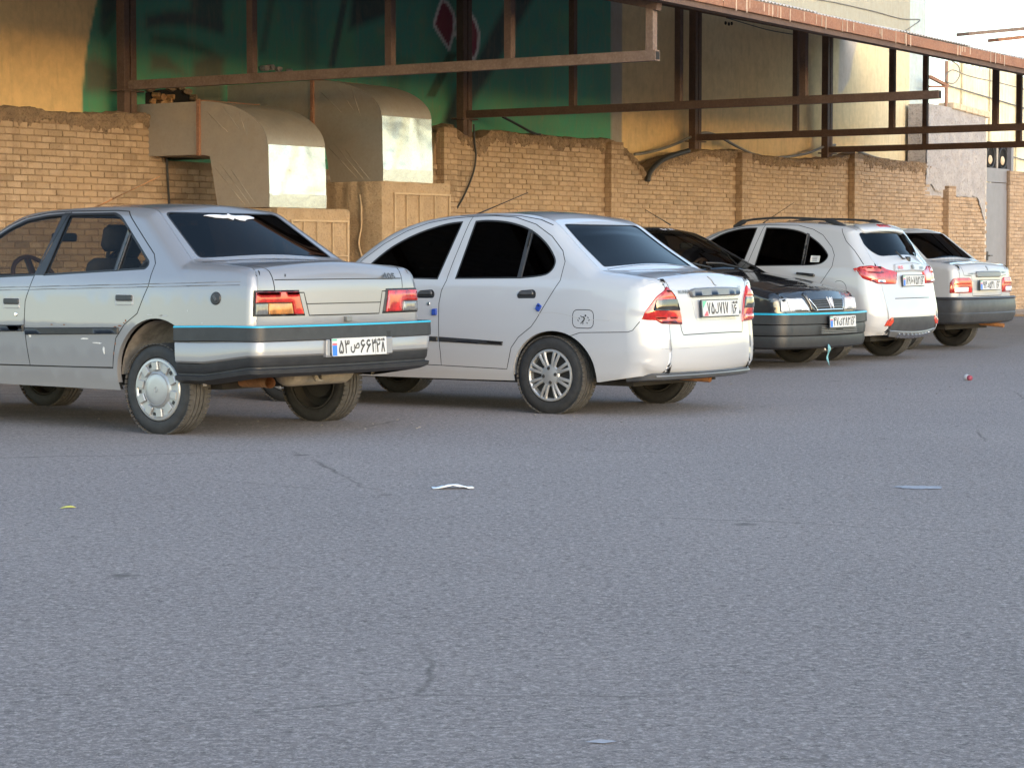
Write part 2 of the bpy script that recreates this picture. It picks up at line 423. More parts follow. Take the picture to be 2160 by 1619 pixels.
# ------------------------------------------------------------------ painted building behind the wall
BV = -.42
bld = wall_empty('painted_building', 0, BV, label='tall ochre building with a dark green mural behind the brick wall', cat='building')
B_R = wuz(1953, 60, BV)[0]; B_L = -7.0; BZ = 9.0
def bu(px, py): return wuz(px, py, BV)
du = .04
us = np.arange(B_L, B_R + 1e-6, du); us[-1] = B_R
zs = np.concatenate([np.arange(0, 1.6, .4), np.arange(1.6, 5.6, .035), np.arange(5.6, BZ + .3, .4)])
U, Z = np.meshgrid(us, zs, indexing='ij')
def pip(P, poly):
    x, y = P[:, 0], P[:, 1]; ins = np.zeros(len(P), bool); n = len(poly)
    for i in range(n):
        x0, y0 = poly[i]; x1, y1 = poly[(i + 1) % n]
        if y0 == y1: continue
        c = ((y0 > y) != (y1 > y)) & (x < (x1 - x0) * (y - y0) / (y1 - y0) + x0); ins ^= c
    return ins
def pdist(P, poly, closed=True):
    P = np.asarray(P, float); best = np.full(len(P), 1e9); n = len(poly)
    for i in range(n if closed else n - 1):
        a = np.array(poly[i][:2], float); b = np.array(poly[(i + 1) % n][:2], float); ab = b - a; L = (ab @ ab) + 1e-12
        t = np.clip(((P - a) @ ab) / L, 0, 1); q = a + t[:, None] * ab; best = np.minimum(best, np.hypot(*(P - q).T))
    return best
PT = np.stack([U.ravel(), Z.ravel()], 1)
def mask(pxpoly, soft):
    poly = [bu(*p) for p in pxpoly]; lo = np.min(poly, 0) - 3 * soft - .1; hi = np.max(poly, 0) + 3 * soft + .1
    sel = np.all((PT > lo) & (PT < hi), 1); m = np.zeros(len(PT)); Q = PT[sel]
    if len(Q):
        d = pdist(Q, poly); d = np.where(pip(Q, poly), -d, d); m[sel] = np.clip(.5 - d / (2 * soft), 0, 1)
    return m
def vnoise(s, seed=0.0): return np.array([fbm(a * s, b * s, seed, 4) for a, b in PT[::1]]) if False else None
rng = np.random.default_rng(3)
def smooth_noise(sc, seed):
    r = np.random.default_rng(seed); nx, nz = int((us[-1] - us[0]) / sc) + 3, int(zs[-1] / sc) + 3; G = r.random((nx, nz))
    fx = (PT[:, 0] - us[0]) / sc; fz = PT[:, 1] / sc; ix = fx.astype(int); iz = fz.astype(int); fx -= ix; fz -= iz
    fx = fx * fx * (3 - 2 * fx); fz = fz * fz * (3 - 2 * fz)
    return (G[ix, iz] * (1 - fx) + G[ix + 1, iz] * fx) * (1 - fz) + (G[ix, iz + 1] * (1 - fx) + G[ix + 1, iz + 1] * fx) * fz
OCH = np.array([.74, .51, .25]); OCH_SHADE = np.array([.64, .54, .34])  # both lightened in colour to offset the canopy's shade on the wall
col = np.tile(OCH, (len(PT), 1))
n_a, n_b, n_c = smooth_noise(.9, 1), smooth_noise(.3, 2), smooth_noise(.1, 3)
mixv = lambda c, m, k: c * (1 - m[:, None]) + np.array(k) * m[:, None]
up = np.clip((PT[:, 1] - 3.2) / 1.2, 0, 1)  # canopy shade painted into the ochre, stronger towards the top
col = mixv(col, np.clip(.75 * up + .5 * (n_a - .5), 0, 1) * (PT[:, 0] > 10), OCH_SHADE)
col = mixv(col, np.clip((n_b * .6 + n_c * .4 - .55) * 3, 0, 1) * .35, (.46, .33, .18))
# pale right-hand part and the pale blue corner band
m = np.clip((PT[:, 0] - bu(1800, 150)[0]) / 1.6, 0, 1); col = mixv(col, m * .85, (.66, .57, .38))
m = mask([(1772, 70), (1812, 78), (1800, 120), (1792, 168), (1776, 196), (1768, 196)], .03); col = mixv(col, m, (.46, .40, .35))
above = np.clip((PT[:, 1] - 5.05) / .1, 0, 1) * (PT[:, 0] > 10); col = mixv(col, above, (.36, .345, .285))  # same wall kept darker above the roof, offsetting the open sky's light
ub = bu(1918, 150)[0]; m = np.clip((PT[:, 0] - ub) / .03, 0, 1); col = mixv(col, m, (.45, .53, .54))
# mural
gpoly = [(206, -160), (204, 0), (192, 55), (182, 110), (175, 180), (172, 260), (172, 420), (1291, 420), (1291, -160)]
G = mask(gpoly, .012)
green = np.tile(np.array([.065, .32, .19]), (len(PT), 1)); zz = np.clip((PT[:, 1] - 2.6) / 1.5, 0, 1)  # green lightened too, so the colour offsets the canopy's shade
green = mixv(green, zz * .8, (.055, .22, .19)); green = mixv(green, np.clip((n_b - .45) * 2, 0, 1) * .5, (.11, .30, .14))  # first mix paints canopy shade: darker, bluer green higher up
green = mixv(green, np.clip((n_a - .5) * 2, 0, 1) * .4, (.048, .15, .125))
DK = (.045, .075, .075); GY = (.10, .105, .088)
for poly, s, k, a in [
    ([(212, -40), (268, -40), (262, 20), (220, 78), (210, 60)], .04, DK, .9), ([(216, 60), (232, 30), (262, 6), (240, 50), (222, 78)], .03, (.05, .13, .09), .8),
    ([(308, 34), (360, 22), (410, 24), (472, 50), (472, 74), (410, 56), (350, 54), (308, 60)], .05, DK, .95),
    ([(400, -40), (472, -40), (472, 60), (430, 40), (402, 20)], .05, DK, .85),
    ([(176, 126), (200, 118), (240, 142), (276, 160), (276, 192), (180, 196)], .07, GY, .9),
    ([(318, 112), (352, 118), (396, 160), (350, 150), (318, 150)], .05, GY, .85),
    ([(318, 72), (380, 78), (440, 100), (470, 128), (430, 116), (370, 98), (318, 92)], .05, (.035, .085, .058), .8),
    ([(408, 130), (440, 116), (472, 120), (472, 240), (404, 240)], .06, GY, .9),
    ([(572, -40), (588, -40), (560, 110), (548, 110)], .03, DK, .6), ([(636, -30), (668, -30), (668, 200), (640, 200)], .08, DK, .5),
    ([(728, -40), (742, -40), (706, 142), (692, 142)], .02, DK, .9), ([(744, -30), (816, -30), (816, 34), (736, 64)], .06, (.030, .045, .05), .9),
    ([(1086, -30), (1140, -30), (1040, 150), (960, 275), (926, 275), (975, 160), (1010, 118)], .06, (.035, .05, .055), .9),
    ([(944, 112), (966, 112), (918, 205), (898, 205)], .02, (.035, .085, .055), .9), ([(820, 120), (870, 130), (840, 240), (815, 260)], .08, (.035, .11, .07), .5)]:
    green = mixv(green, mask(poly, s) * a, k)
for poly in ([(932, -6), (946, 6), (958, 28), (961, 44), (957, 76), (948, 109), (934, 88), (918, 62), (914, 50), (922, 22)],
             [(978, 13), (990, 22), (1004, 44), (1012, 70), (1010, 104), (1000, 132), (984, 108), (960, 74), (966, 42)]):
    pl = [bu(*p) for p in poly]; d = pdist(PT, pl); ins = pip(PT, pl); sd = np.where(ins, -d, d)
    green = mixv(green, np.clip((.018 - sd) / .02, 0, 1), (.70, .66, .65)); green = mixv(green, np.clip((-sd - .032) / .02, 0, 1), (.22, .032, .06))
scr = np.clip((n_c - .86) * 12, 0, 1) * np.clip((n_b - .5) * 4, 0, 1); green = mixv(green, scr * .5, (.20, .24, .16))
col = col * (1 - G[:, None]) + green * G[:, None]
m = mask([(1289, -160), (1312, -160), (1312, 420), (1289, 420)], .012); col = mixv(col, m, (.34, .31, .28))
Vb = np.stack([PT[:, 0], np.zeros(len(PT)), PT[:, 1]], 1)
nz = len(zs); Fb = []
for i in range(len(us) - 1):
    a = i * nz
    Fb += [(a + k, a + nz + k, a + nz + k + 1, a + k + 1) for k in range(nz - 1)]
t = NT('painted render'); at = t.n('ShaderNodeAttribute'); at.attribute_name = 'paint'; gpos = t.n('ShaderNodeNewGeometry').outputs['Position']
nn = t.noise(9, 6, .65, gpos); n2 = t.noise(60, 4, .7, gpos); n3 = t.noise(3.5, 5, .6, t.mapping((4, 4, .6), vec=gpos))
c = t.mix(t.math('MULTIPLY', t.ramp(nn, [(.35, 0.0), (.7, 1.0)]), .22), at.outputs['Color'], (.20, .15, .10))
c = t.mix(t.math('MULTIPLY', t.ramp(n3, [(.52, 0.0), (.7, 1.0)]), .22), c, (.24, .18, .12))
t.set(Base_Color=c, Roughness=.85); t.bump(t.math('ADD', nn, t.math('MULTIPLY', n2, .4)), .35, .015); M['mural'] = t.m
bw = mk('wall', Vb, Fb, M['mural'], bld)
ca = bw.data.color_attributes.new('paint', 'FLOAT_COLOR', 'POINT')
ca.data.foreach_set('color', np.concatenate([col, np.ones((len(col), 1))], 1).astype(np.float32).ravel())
M['cream_wall'] = simple('cream render', (.62, .56, .43), .9, var=.12, vscale=2, bump=.2)
mb = MB(); mb.box((B_L, .012, 0), (B_R - .001, 6.0, BZ)); mb.build('rear_block', M['cream_wall'], bld)
# broken plaster round the duct holes
def rubble(name, pts, parent, mat, depth=.12):
    for (px, py, r) in pts:
        mb = MB(); u, z = bu(px, py); n = 7; ang = rnd.uniform(0, 6)
        poly = [(r * rnd.uniform(.55, 1.1) * math.cos(ang + 2 * math.pi * k / n), r * .7 * rnd.uniform(.55, 1.1) * math.sin(ang + 2 * math.pi * k / n)) for k in range(n)]
        Mx = Matrix.Translation((u, -.004, z)) @ Matrix.Rotation(math.pi / 2, 4, 'X') @ Matrix.Rotation(rnd.uniform(-.5, .5), 4, 'Y')
        mb.prism(poly, Mx, depth * rnd.uniform(.5, 1.1)); mb.build(name, mat, parent)
mb = MB(); hp = [bu(*p) for p in ((306, 196), (330, 190), (352, 188), (372, 180), (388, 186), (402, 205), (420, 214), (420, 226), (306, 226))]
mb.prism(hp, Matrix(((1, 0, 0, 0), (0, 0, 1, -.004), (0, 1, 0, 0), (0, 0, 0, 1))), -.004); mb.build('wall_hole', M['dark_void'], bld)
M['raw_brick'] = m_brick('raw orange brick', (.50, .26, .11), (.60, .34, .15), (.42, .22, .09))
rubble('broken_brickwork', [(318, 214, .05), (330, 206, .06), (346, 214, .06), (336, 218, .05), (352, 204, .05), (322, 200, .05)], bld, M['raw_brick'], .10)
rubble('broken_plaster', [(312, 190, .06), (356, 184, .08), (376, 184, .07), (392, 194, .07), (402, 206, .06), (414, 214, .05)], bld, M['mud'], .10)
rubble('broken_plaster', [(552, 144, .06), (566, 142, .07), (584, 146, .05), (604, 149, .03)], bld, M['grey_plaster'], .10)
for px, py in ((1530, 49), (1537, 51), (1543, 50)):
    mb = MB(); u, z = bu(px, py); mb.lathe([(-.012, 0.001), (-.012, .028), (0, .03)], 10, cx=u, cz=z); mb.build('drill_hole', M['dark_void'], bld)

# ------------------------------------------------------------------ canopy trusses
def vv_at(px, u):
    """distance out from the wall at which the line across the wall through u meets the image column px"""
    k = (px - CX) / F_PX; a = P0 + DW * u; return (k * a.y - a.x) / (NW.x - k * NW.y)
ZB = 3.0; V_END = 6.7; Z_EDGE = 3.65; SLOPE = .222
def zroof(v): return Z_EDGE + SLOPE * (V_END - v)
TR = []
def truss(upx, verts, label, dusty=False, zc=ZB, vend=V_END, posttop=None):
    u = upx
    r = wall_empty('canopy_truss', u, 0.0, 0.0, label=label, cat='truss', group='steel trusses carrying the canopy')
    mt = M['steel_dusty'] if dusty else M['steel']; s = .085
    mb = MB(); zpost = zroof(-.12) - .10
    for dx in (-.055, .055): mb.box((dx - .045, .10, 2.35), (dx + .045, .22, zpost), .006)
    mb.build('post', M['steel'], r)
    def tubebox(a, b, name, m_, w_=.09, h_=.10):
        # square tube with an open end
        mb = MB(); a = Vector(a); b = Vector(b); t_ = (b - a).normalized(); th = .006
        mb.bar(a, b, w_, h_)
        return mb.build(name, m_, r)
    tubebox((0, .22, zc), (0, -vend, zc), 'bottom_chord', mt, .09, .10)
    tubebox((0, .22, zroof(-.22) - .185), (0, -vend - .02, zroof(vend) - .185), 'top_chord', M['steel'], .09, .09)
    mb = MB(); mb.box((-.032, -vend - .004, zc - .038), (.032, -vend + .001, zc + .038)); mb.build('open_tube_end', M['dark_void'], r)
    mb = MB(); mb.box((-.18, .06, zc - .07), (.18, .24, zc - .052)); mb.build('bearing_plate', M['steel'], r)
    for i, v in enumerate(verts):
        mb = MB(); mb.bar((0, -v, zc + .05), (0, -v, zroof(v) - .20), .08, .08); mb.build('strut', mt if dusty and i == len(verts) - 1 else M['steel'], r)
    TR.append((u, r)); return r
u1 = wuz(290, 200)[0]; truss(u1, [vv_at(x, u1) for x in (535, 825, 1075, 1372)], 'nearest canopy truss, dusty beam ending in an open square tube', True)
u2 = wuz(1000, 250)[0]; truss(u2, [vv_at(x, u2) for x in (1208, 1430, 1692)], 'canopy truss whose post rises from the notched wall top right of the ducts')
u3 = wuz(1485, 290)[0]; truss(u3, [vv_at(x, u3) for x in (1676, 1878, 2095)], 'canopy truss standing in front of the blotched ochre wall', zc=2.95)
u4 = wuz(1762, 316)[0]; truss(u4, [vv_at(x, u4) for x in (1948, 2145)], 'canopy truss beside the grey paint patch on the ochre wall', zc=2.93)

# ------------------------------------------------------------------ corrugated canopy roof
roof = wall_empty('canopy_roof', u1, V_END, 0.0, label='long corrugated metal canopy roof sloping down over the cars', cat='roof'); roof.rotation_euler = (0, .013, WROT); roof.location.z = .02
RU0, RU1 = -9.0, 18.2    # local u range, from the first truss
def sheet(ua, ub, lift):
    pitch = .076; n = int((ub - ua) / pitch * 6); V = []; Fs = []
    for i in range(n + 1):
        u = ua + (ub - ua) * i / n; a = .009 * math.sin(2 * math.pi * u / pitch)
        for j, v in enumerate((V_END + .16, V_END * .5, -.35)):
            V.append((u, V_END - v, zroof(v) + .035 + a + lift))
    for i in range(n): 
        for j in range(2): k = i * 3 + j; Fs.append((k, k + 3, k + 4, k + 1))
    o = mk('roof_sheet', V, Fs, M['corrugated'], roof, True); md = o.modifiers.new('t', 'SOLIDIFY'); md.thickness = .004; return o
ua = RU0; k = 0
while ua < RU1:
    sheet(ua, min(ua + 2.05, RU1), .012 * (k % 2) + rnd.uniform(0, .006)); ua += 1.98; k += 1
ua = RU0; k = 0
while ua < RU1 - .1:
    ub = min(ua + rnd.uniform(1.6, 2.4), RU1); mb = MB()
    mb.box((ua + .004, -.165 - .004 * (k % 2), Z_EDGE - .125), (ub - .004, -.140, Z_EDGE - .006 + rnd.uniform(-.006, .006)), .004); mb.build('fascia_board', M['fascia'], roof); ua = ub; k += 1
M['drip'] = simple('pale drip stain on paint', (.50, .37, .28), .8)
mb = MB()
for i in range(60):
    u = rnd.random() * 14; L = rnd.uniform(.05, .125); w2 = rnd.uniform(.008, .022)
    mb.box((u, -.1720, Z_EDGE - .02 - L), (u + w2, -.1695, Z_EDGE - .012))
o = mb.build('drip_stain', M['drip'], roof); tag(o, kind='stuff')
for k, (v, zz) in enumerate(((V_END - .35, 0), (4.4, 0), (2.2, 0), (.2, 0))):
    mb = MB(); mb.box((RU0 + .1, V_END - v - .04, zroof(v) - .058), (RU1, V_END - v + .04, zroof(v) - .002 + 0)); mb.build('purlin', M['steel'], roof)
# dark gutter channel behind the fascia
mb = MB(); mb.box((RU0 + .05, -.138, Z_EDGE - .18), (RU1, -.03, Z_EDGE - .045)); mb.build('edge_beam', M['steel'], roof)
# loose planks lying on the roof
for (a, b, c_, w_, lab) in ((12.1, 16.0, .60, .10, 'long loose board lying on the canopy roof edge'), (13.2, 15.4, .42, .12, 'short brown board under the loose board on the canopy')):
    e = wall_empty('loose_board', u1 + a, V_END - 2.2, 0, label=lab, cat='board')
    mb = MB(); mb.bar((0, 0, zroof(V_END - 2.2) + .12), (b - a, -.9, zroof(V_END - 2.2) + c_), .22, .05); mb.build('plank', M['fascia'] if w_ > .11 else M['steel_dusty'], e)

# ------------------------------------------------------------------ evaporative coolers and ducts
def cooler(u0, u1_, v0, v1, ztop, label, zfloor=.45):
    r = wall_empty('evaporative_cooler', (u0 + u1_) / 2, (v0 + v1) / 2, 0, label=label, cat='cooler', group='covered coolers against the wall')
    W2, D2 = (u1_ - u0) / 2, (v1 - v0) / 2
    # draped jute cover: subdivided box with sag and folds
    n = 22; V = []; Fc = []
    ring = []
    per = [(-W2, -D2), (W2, -D2), (W2, D2), (-W2, D2)]
    pts = []
    for i in range(4):
        a = per[i]; b = per[(i + 1) % 4]
        for k in range(n): t_ = k / n; pts.append((a[0] + (b[0] - a[0]) * t_, a[1] + (b[1] - a[1]) * t_, i))
    zs_ = [ztop - .006, ztop - .03, ztop - .10, ztop - .25, ztop - .45, ztop - .7, ztop - 1.0, zfloor]
    m_ = len(pts)
    for j, z in enumerate(zs_):
        for k, (x, y, sd) in enumerate(pts):
            L = math.hypot(x, y); nx, ny = [(0, -1), (1, 0), (0, 1), (-1, 0)][sd]
            f = .020 * fbm(k * .55, z * 1.6, u0) * (0.3 if sd == 0 else 1.6) + .012 * (j / 7)
            q = (1 - .020 if j == 0 else 1.0)
            V.append((x * q + nx * f, y * q + ny * f, z + .006 * fbm(x * 4, y * 4)))
    for j in range(len(zs_) - 1):
        for k in range(m_): a = j * m_ + k; b = j * m_ + (k + 1) % m_; Fc.append((a, a + m_, b + m_, b))
    V.append((0, 0, ztop - .02)); c0 = len(V) - 1
    for k in range(m_): Fc.append((k, (k + 1) % m_, c0))
    smooth_by_angle(mk('jute_cover', V, Fc, M['sack'], r), 50)
    # pad frame pressing through the cover on the front
    y = -D2 - .030; zb = ztop - 1.05
    fr = MB(); a, b = -W2 + .20, W2 - .04
    def barx(x0, x1, z, h=.022): fr.box((x0, y - .004, z - h * .5), (x1, y + .02, z + h * .5), .002)
    def barz(x, z0, z1, w_=.016): fr.box((x - w_ * .5, y - .003, z0), (x + w_ * .5, y + .02, z1), .002)
    barx(a, b, ztop - .14); barx(a, b, ztop - .52, .012); barx(a, b, ztop - .90, .012)
    for t_ in (0.02, .22, .45, .72, .985): barz(a + (b - a) * t_, zb, ztop - .13, .020 if t_ in (.02, .985) else .010)
    fr.build('pad_frame', M['sack_frame'], r)
    rp = MB(); rp.tube([(-W2 - .02 + .012 * math.sin(z * 19), -D2 * .55 + .02 * math.sin(z * 11), z) for z in np.arange(.6, ztop - .12, .06)], .012, 6)
    rp.build('cover_seam', M['sack_frame'], r, True)
    for sx in (-1, 1):
        for sy in (-1, 1): lg = MB(); lg.box((sx * (W2 - .1) - .03, sy * (D2 - .1) - .03, 0), (sx * (W2 - .1) + .03, sy * (D2 - .1) + .03, zfloor + .02)); lg.build('stand_leg', M['steel'], r)
    return r
cooler(.72, 1.95, .75, 1.98, 1.63, 'jute covered cooler directly behind the silver car')
cooler(2.38, 3.70, .85, 2.10, 1.955, 'taller jute covered cooler beside the white sedan windscreen')
def duct(u0, u1_, zt, zb, v1, vf, zlow, label, rv):
    """sheet-metal duct: horizontal run out of the wall, then an elbow down to the cooler"""
    r = wall_empty('air_duct', u0, .0, zb, label=label, cat='duct', group='sheet metal ducts above the coolers')
    w_ = u1_ - u0; H = zt - zb; off = zb
    def side_poly():
        pass
    # horizontal run
    mb = MB(); V = [(0, .55, 0), (w_, .55, 0), (w_, .55, H), (0, .55, H), (0, -v1, 0), (w_, -v1, 0), (w_, -v1, H), (0, -v1, H)]
    mk('straight_run', V, [(0, 4, 5, 1), (1, 5, 6, 2), (2, 6, 7, 3), (3, 7, 4, 0)], M['galv_dusty'], r)
    # flange
    mb = MB()
    for dz in (-.012, H - .012): mb.box((-.03, -v1 - .02, dz), (w_ + .03, -v1 + .02, dz + .03))
    for dx in (-.028, w_ - .002): mb.box((dx, -v1 - .021, -.012), (dx + .03, -v1 + .021, H + .018))
    for z in (.03, H * .5, H - .04):
        mb.lathe([(-.012, .001), (-.012, .009), (0, .009)], 6, cx=-.030, cz=z, cy=-v1)
    mb.build('flange', M['fascia'], r)
    # elbow outline: outer curve then straight front; inner edge
    n = 18; outer = []; R = vf - v1; zc = H - rv
    for k in range(n + 1):
        a = math.pi / 2 * k / n; outer.append((v1 + R * math.sin(a), zc + rv * math.cos(a)))
    zl = zlow - off
    outer += [(vf + .010, zc - .15), (vf + .018, zl + .13), (vf + .012, zl)]
    vin = v1 + .16; inner_top = (v1, 0.0); inner = [(vin - .01, -.02), (vin + .10, zl)]
    th = w_
    # side faces with cross-brake creases (thin raised ribs)
    poly = [(v1, H)] + outer[1:] + [inner[1], inner[0], (v1, 0)]
    for x in (0.0, w_):
        V = [(x + (.0 if x == 0 else 0), -a, b) for a, b in poly]; idx = list(range(len(poly)))
        tri = geometry.tessellate_polygon([[Vector((a, b, 0)) for a, b in poly]])
        mk('elbow_side', V, [t_[::-1] if x == 0 else t_ for t_ in tri], M['galv_dusty'], r)
    # curved top, then front plates
    def strip(pl, name, mat, sm, ov=.006):
        V = []; Fz = []
        for (a, b) in pl: V += [(-ov, -a, b), (w_ + ov, -a, b)]
        for i in range(len(pl) - 1): Fz.append((2 * i, 2 * i + 1, 2 * i + 3, 2 * i + 2))
        return mk(name, V, Fz, mat, r, sm)
    strip([(a + .002, b + .002) for a, b in outer[:n + 1]], 'elbow_back', M['galv_dusty'], True)
    # creased front plate
    fp = [(vf + .004, zc + .004), (vf + .016, zc - .26), (vf + .022, zl + .13)]
    V = []; Fz = []; nx = 14; nz_ = 16; z0, z1 = zc + .006, zl + .13
    for i in range(nx + 1):
        for j in range(nz_ + 1):
            x = w_ * i / nx; z = z0 + (z1 - z0) * j / nz_; t_ = j / nz_
            c1 = abs((x / w_ - (.42 - .30 * t_))) * w_; c2 = abs((x / w_ - (.62 + .12 * t_))) * w_
            b = .014 * max(0, 1 - c1 / .09) + .016 * max(0, 1 - c2 / .07) * (1 - t_ * .5) + .006 * fbm(x * 3, z * 3)
            V.append((x, -(vf + .006 + .014 * t_ + b), z))
    for i in range(nx):
        for j in range(nz_): a = i * (nz_ + 1) + j; Fz.append((a, a + nz_ + 1, a + nz_ + 2, a + 1))
    mk('front_plate', V, Fz, M['galv'], r, True)
    V = [(-.004, -vf - .024, zl + .145), (w_ + .004, -vf - .024, zl + .145), (w_ + .004, -vf - .020, zl), (-.004, -vf - .020, zl)]
    mk('lower_plate', V, [(0, 3, 2, 1)], M['galv'], r)
    # stiffening creases fanned over the visible side
    for (a0, b0, a1, b1) in ((.12, .78, .42, .40), (.34, .90, .60, .42), (.56, .86, .70, .30), (.22, -.25, .66, -.95), (.30, -.18, .74, -.95), (.46, -.30, .84, -.98)):
        pa = (v1 + (vf - v1) * a0, H * b0 if b0 > 0 else -zl * b0 * 1.0); pb = (v1 + (vf - v1) * a1, H * b1 if b1 > 0 else -zl * b1)
        cr = MB(); cr.tube([(.002, -pa[0], pa[1]), (-.0005, -(pa[0] + pb[0]) / 2, (pa[1] + pb[1]) / 2), (.002, -pb[0], pb[1])], [.003, .0055, .003], 6); cr.build('crease', M['galv_dusty'], r, True)
    return r
duct(.86, 1.82, 2.80, 2.22, .76, 1.74, 1.635, 'lower metal duct elbow dropping onto the cooler behind the silver car', .50)
duct(2.66, 3.60, 3.13, 2.50, .89, 1.89, 1.955, 'higher metal duct elbow right of the first, dropping onto the taller cooler', .44)

# ------------------------------------------------------------------ cables
def cable(name, pts, r, mat, label, cat='cable', group=None):
    P = [Vector(p) for p in pts]; out = []
    for i in range(len(P) - 1):
        p0 = P[max(i - 1, 0)]; p1 = P[i]; p2 = P[i + 1]; p3 = P[min(i + 2, len(P) - 1)]
        for k in range(8):
            t_ = k / 8; out.append(.5 * ((2 * p1) + (p2 - p0) * t_ + (2 * p0 - 5 * p1 + 4 * p2 - p3) * t_ * t_ + (3 * p1 - p0 - 3 * p2 + p3) * t_ ** 3))
    out.append(P[-1]); b = out[0].copy(); mb = MB(); mb.tube([p - b for p in out], r, 7)
    o = mb.build(name, mat, None, True); o.location = b; tag(o, label, cat, group); return o
def wpx(px, py, v): u, z = wuz(px, py, v); return WP(u, v, z)
cable('drooping_cable', [wpx(a, b, .05) for a, b in ((999, 262), (1001, 300), (1004, 330), (998, 365), (980, 410), (955, 455), (930, 500))], .013, M['cable'], 'black cable hanging from the truss post beside the taller cooler')
cable('wall_hose', [wpx(a, b, -.18) for a, b in ((1338, 326), (1375, 320), (1420, 306), (1460, 288), (1490, 280), (1520, 290), (1560, 312), (1600, 328), (1650, 332), (1700, 324), (1740, 309), (1762, 306))], .022, M['cable_grey'], 'grey hose draped between two truss posts above the brick wall')
cable('wall_hose', [wpx(a, b, -.14) for a, b in ((1790, 312), (1815, 321), (1850, 333), (1900, 342), (1960, 347), (2010, 340), (2050, 322), (2075, 308))], .022, M['cable_grey'], 'grey hose sagging to the grey plaster wall end')
cable('thick_hose', [wpx(a, b, .06) for a, b in ((1452, 318), (1425, 326), (1400, 336), (1382, 350), (1370, 366), (1366, 382))], .040, M['cable'], 'thick black hose bending down in the dip of the wall top')
cable('conduit', [wpx(a, b, .03) for a, b in ((352, 334), (354, 380), (357, 430), (358, 470))], .013, M['cable'], 'thin black conduit running down the bricks below the lower duct')
cable('short_cable', [wpx(a, b, .02) for a, b in ((1060, 246), (1090, 262), (1124, 280), (1140, 284))], .018, M['cable'], 'short black cable sloping over the green mural behind the notched wall top')
cable('facade_wire', [WP(*(lambda q: (q[0], BV + .02, q[1]))(bu(a, b))) for a, b in ((1690, -6), (1760, 6), (1840, 24), (1900, 40), (1938, 42), (1922, 56), (1900, 70))], .008, M['cable_grey'], 'thin grey wire pinned across the top of the pale building')
cable('ceiling_wire', [WP(*(lambda q: (q[0], BV + .02, q[1]))(bu(a, b))) for a, b in ((1530, 38), (1570, 50), (1620, 64), (1672, 73), (1700, 74))], .008, M['cable'], 'thin dark wire sagging under the canopy by the drill holes')

# ------------------------------------------------------------------ grey plastered wall end, metal door, brick pier at the far end
eu0, eu1 = wuz(1952, 300, .0)[0], wuz(2077, 300, .0)[0]
zt0 = wuz(1990, 222, 0)[1]; zt1 = wuz(2070, 240, 0)[1]
ge = wall_empty('plastered_wall', eu0, 0, 0, label='rough grey plastered wall end with brick coping left of the metal door', cat='wall')
nx, nz_ = 40, 40; V = []; Fz = []; Lw = eu1 - eu0
for i in range(nx + 1):
    x = Lw * i / nx; zt = zt0 + (zt1 - zt0) * i / nx
    zlow = 2.42 - .18 * math.sin(i / nx * 2.2) + .08 * fbm(x * 3, 1) - .5 * max(0, i / nx - .86) / .14
    for j in range(nz_ + 1):
        z = zlow + (zt - zlow) * j / nz_
        V.append((x, -.03 - .02 * fbm(x * 5, z * 5, 2) - .012 * fbm(x * 18, z * 18, 2), z))
for i in range(nx):
    for j in range(nz_): a = i * (nz_ + 1) + j; Fz.append((a, a + nz_ + 1, a + nz_ + 2, a + 1))
mk('plaster_face', V, Fz, M['grey_plaster'], ge, True)
mb = MB(); V = [(0, -.001, 2.2), (Lw, -.001, 2.2), (Lw, -.001, zt1 - .01), (0, -.001, zt0 - .01), (0, .35, 2.2), (Lw, .35, 2.2), (Lw, .35, zt1 - .01), (0, .35, zt0 - .01)]
mb.add(V, [(0, 1, 2, 3), (5, 4, 7, 6), (1, 5, 6, 2), (4, 0, 3, 7), (3, 2, 6, 7)]); mb.build('masonry', M['grey_plaster'], ge)
for i in range(6):
    x0 = Lw * (.36 + .107 * i); z0 = zt0 + (zt1 - zt0) * (x0 / Lw); mb = MB(); mb.box((x0 + .008, -.07, z0 + .004), (x0 + Lw * .107 - .012, .26, z0 + .125), .015)
    mb.build('coping_brick', M['pale_stone'], ge, rot=(0, .03, 0))
# door
du0, du1 = wuz(2074, 450, -.10)[0], wuz(2126, 450, -.10)[0]; DWd = du1 - du0
zd0, zd1 = wuz(2100, 386, -.1)[1], wuz(2100, 310, -.1)[1]; ztr = wuz(2100, 355, -.1)[1]
dr = wall_empty('metal_door', du0, -.10, 0, label='grey sheet metal door with an oval ironwork transom in the end wall', cat='door')
mb = MB(); mb.box((0, -.02, .06), (DWd, .02, zd0), .004); mb.build('leaf', M['door_grey'], dr)
mb = MB(); mb.box((.05, -.032, .25), (DWd - .14, -.0205, zd0 - .14), .004); mb.build('leaf_panel', M['door_grey'], dr)
mb = MB(); mb.box((DWd - .10, -.036, .10), (DWd - .06, -.0205, zd0 - .03), .004); mb.build('closing_bar', M['door_grey'], dr)
mb = MB(); mb.box((0, -.024, zd0 + .012), (DWd, .02, ztr), .004); mb.build('lintel_panel', M['door_grey'], dr)
for x in (-.12, DWd - .001): mb = MB(); mb.box((x, -.06, 0), (x + .12, .05, zd1 + .1)); mb.build('frame_post', M['door_trim'] if x < 0 else M['door_grey'], dr)
mb = MB(); mb.box((0, .03, ztr), (DWd, .04, zd1 + .1)); mb.build('transom_backing', M['dark_void'], dr)
mb = MB(); mb.box((DWd / 2 - .02, -.03, ztr), (DWd / 2 + .02, 0, zd1 + .1)); mb.build('transom_mullion', M['door_trim'], dr)
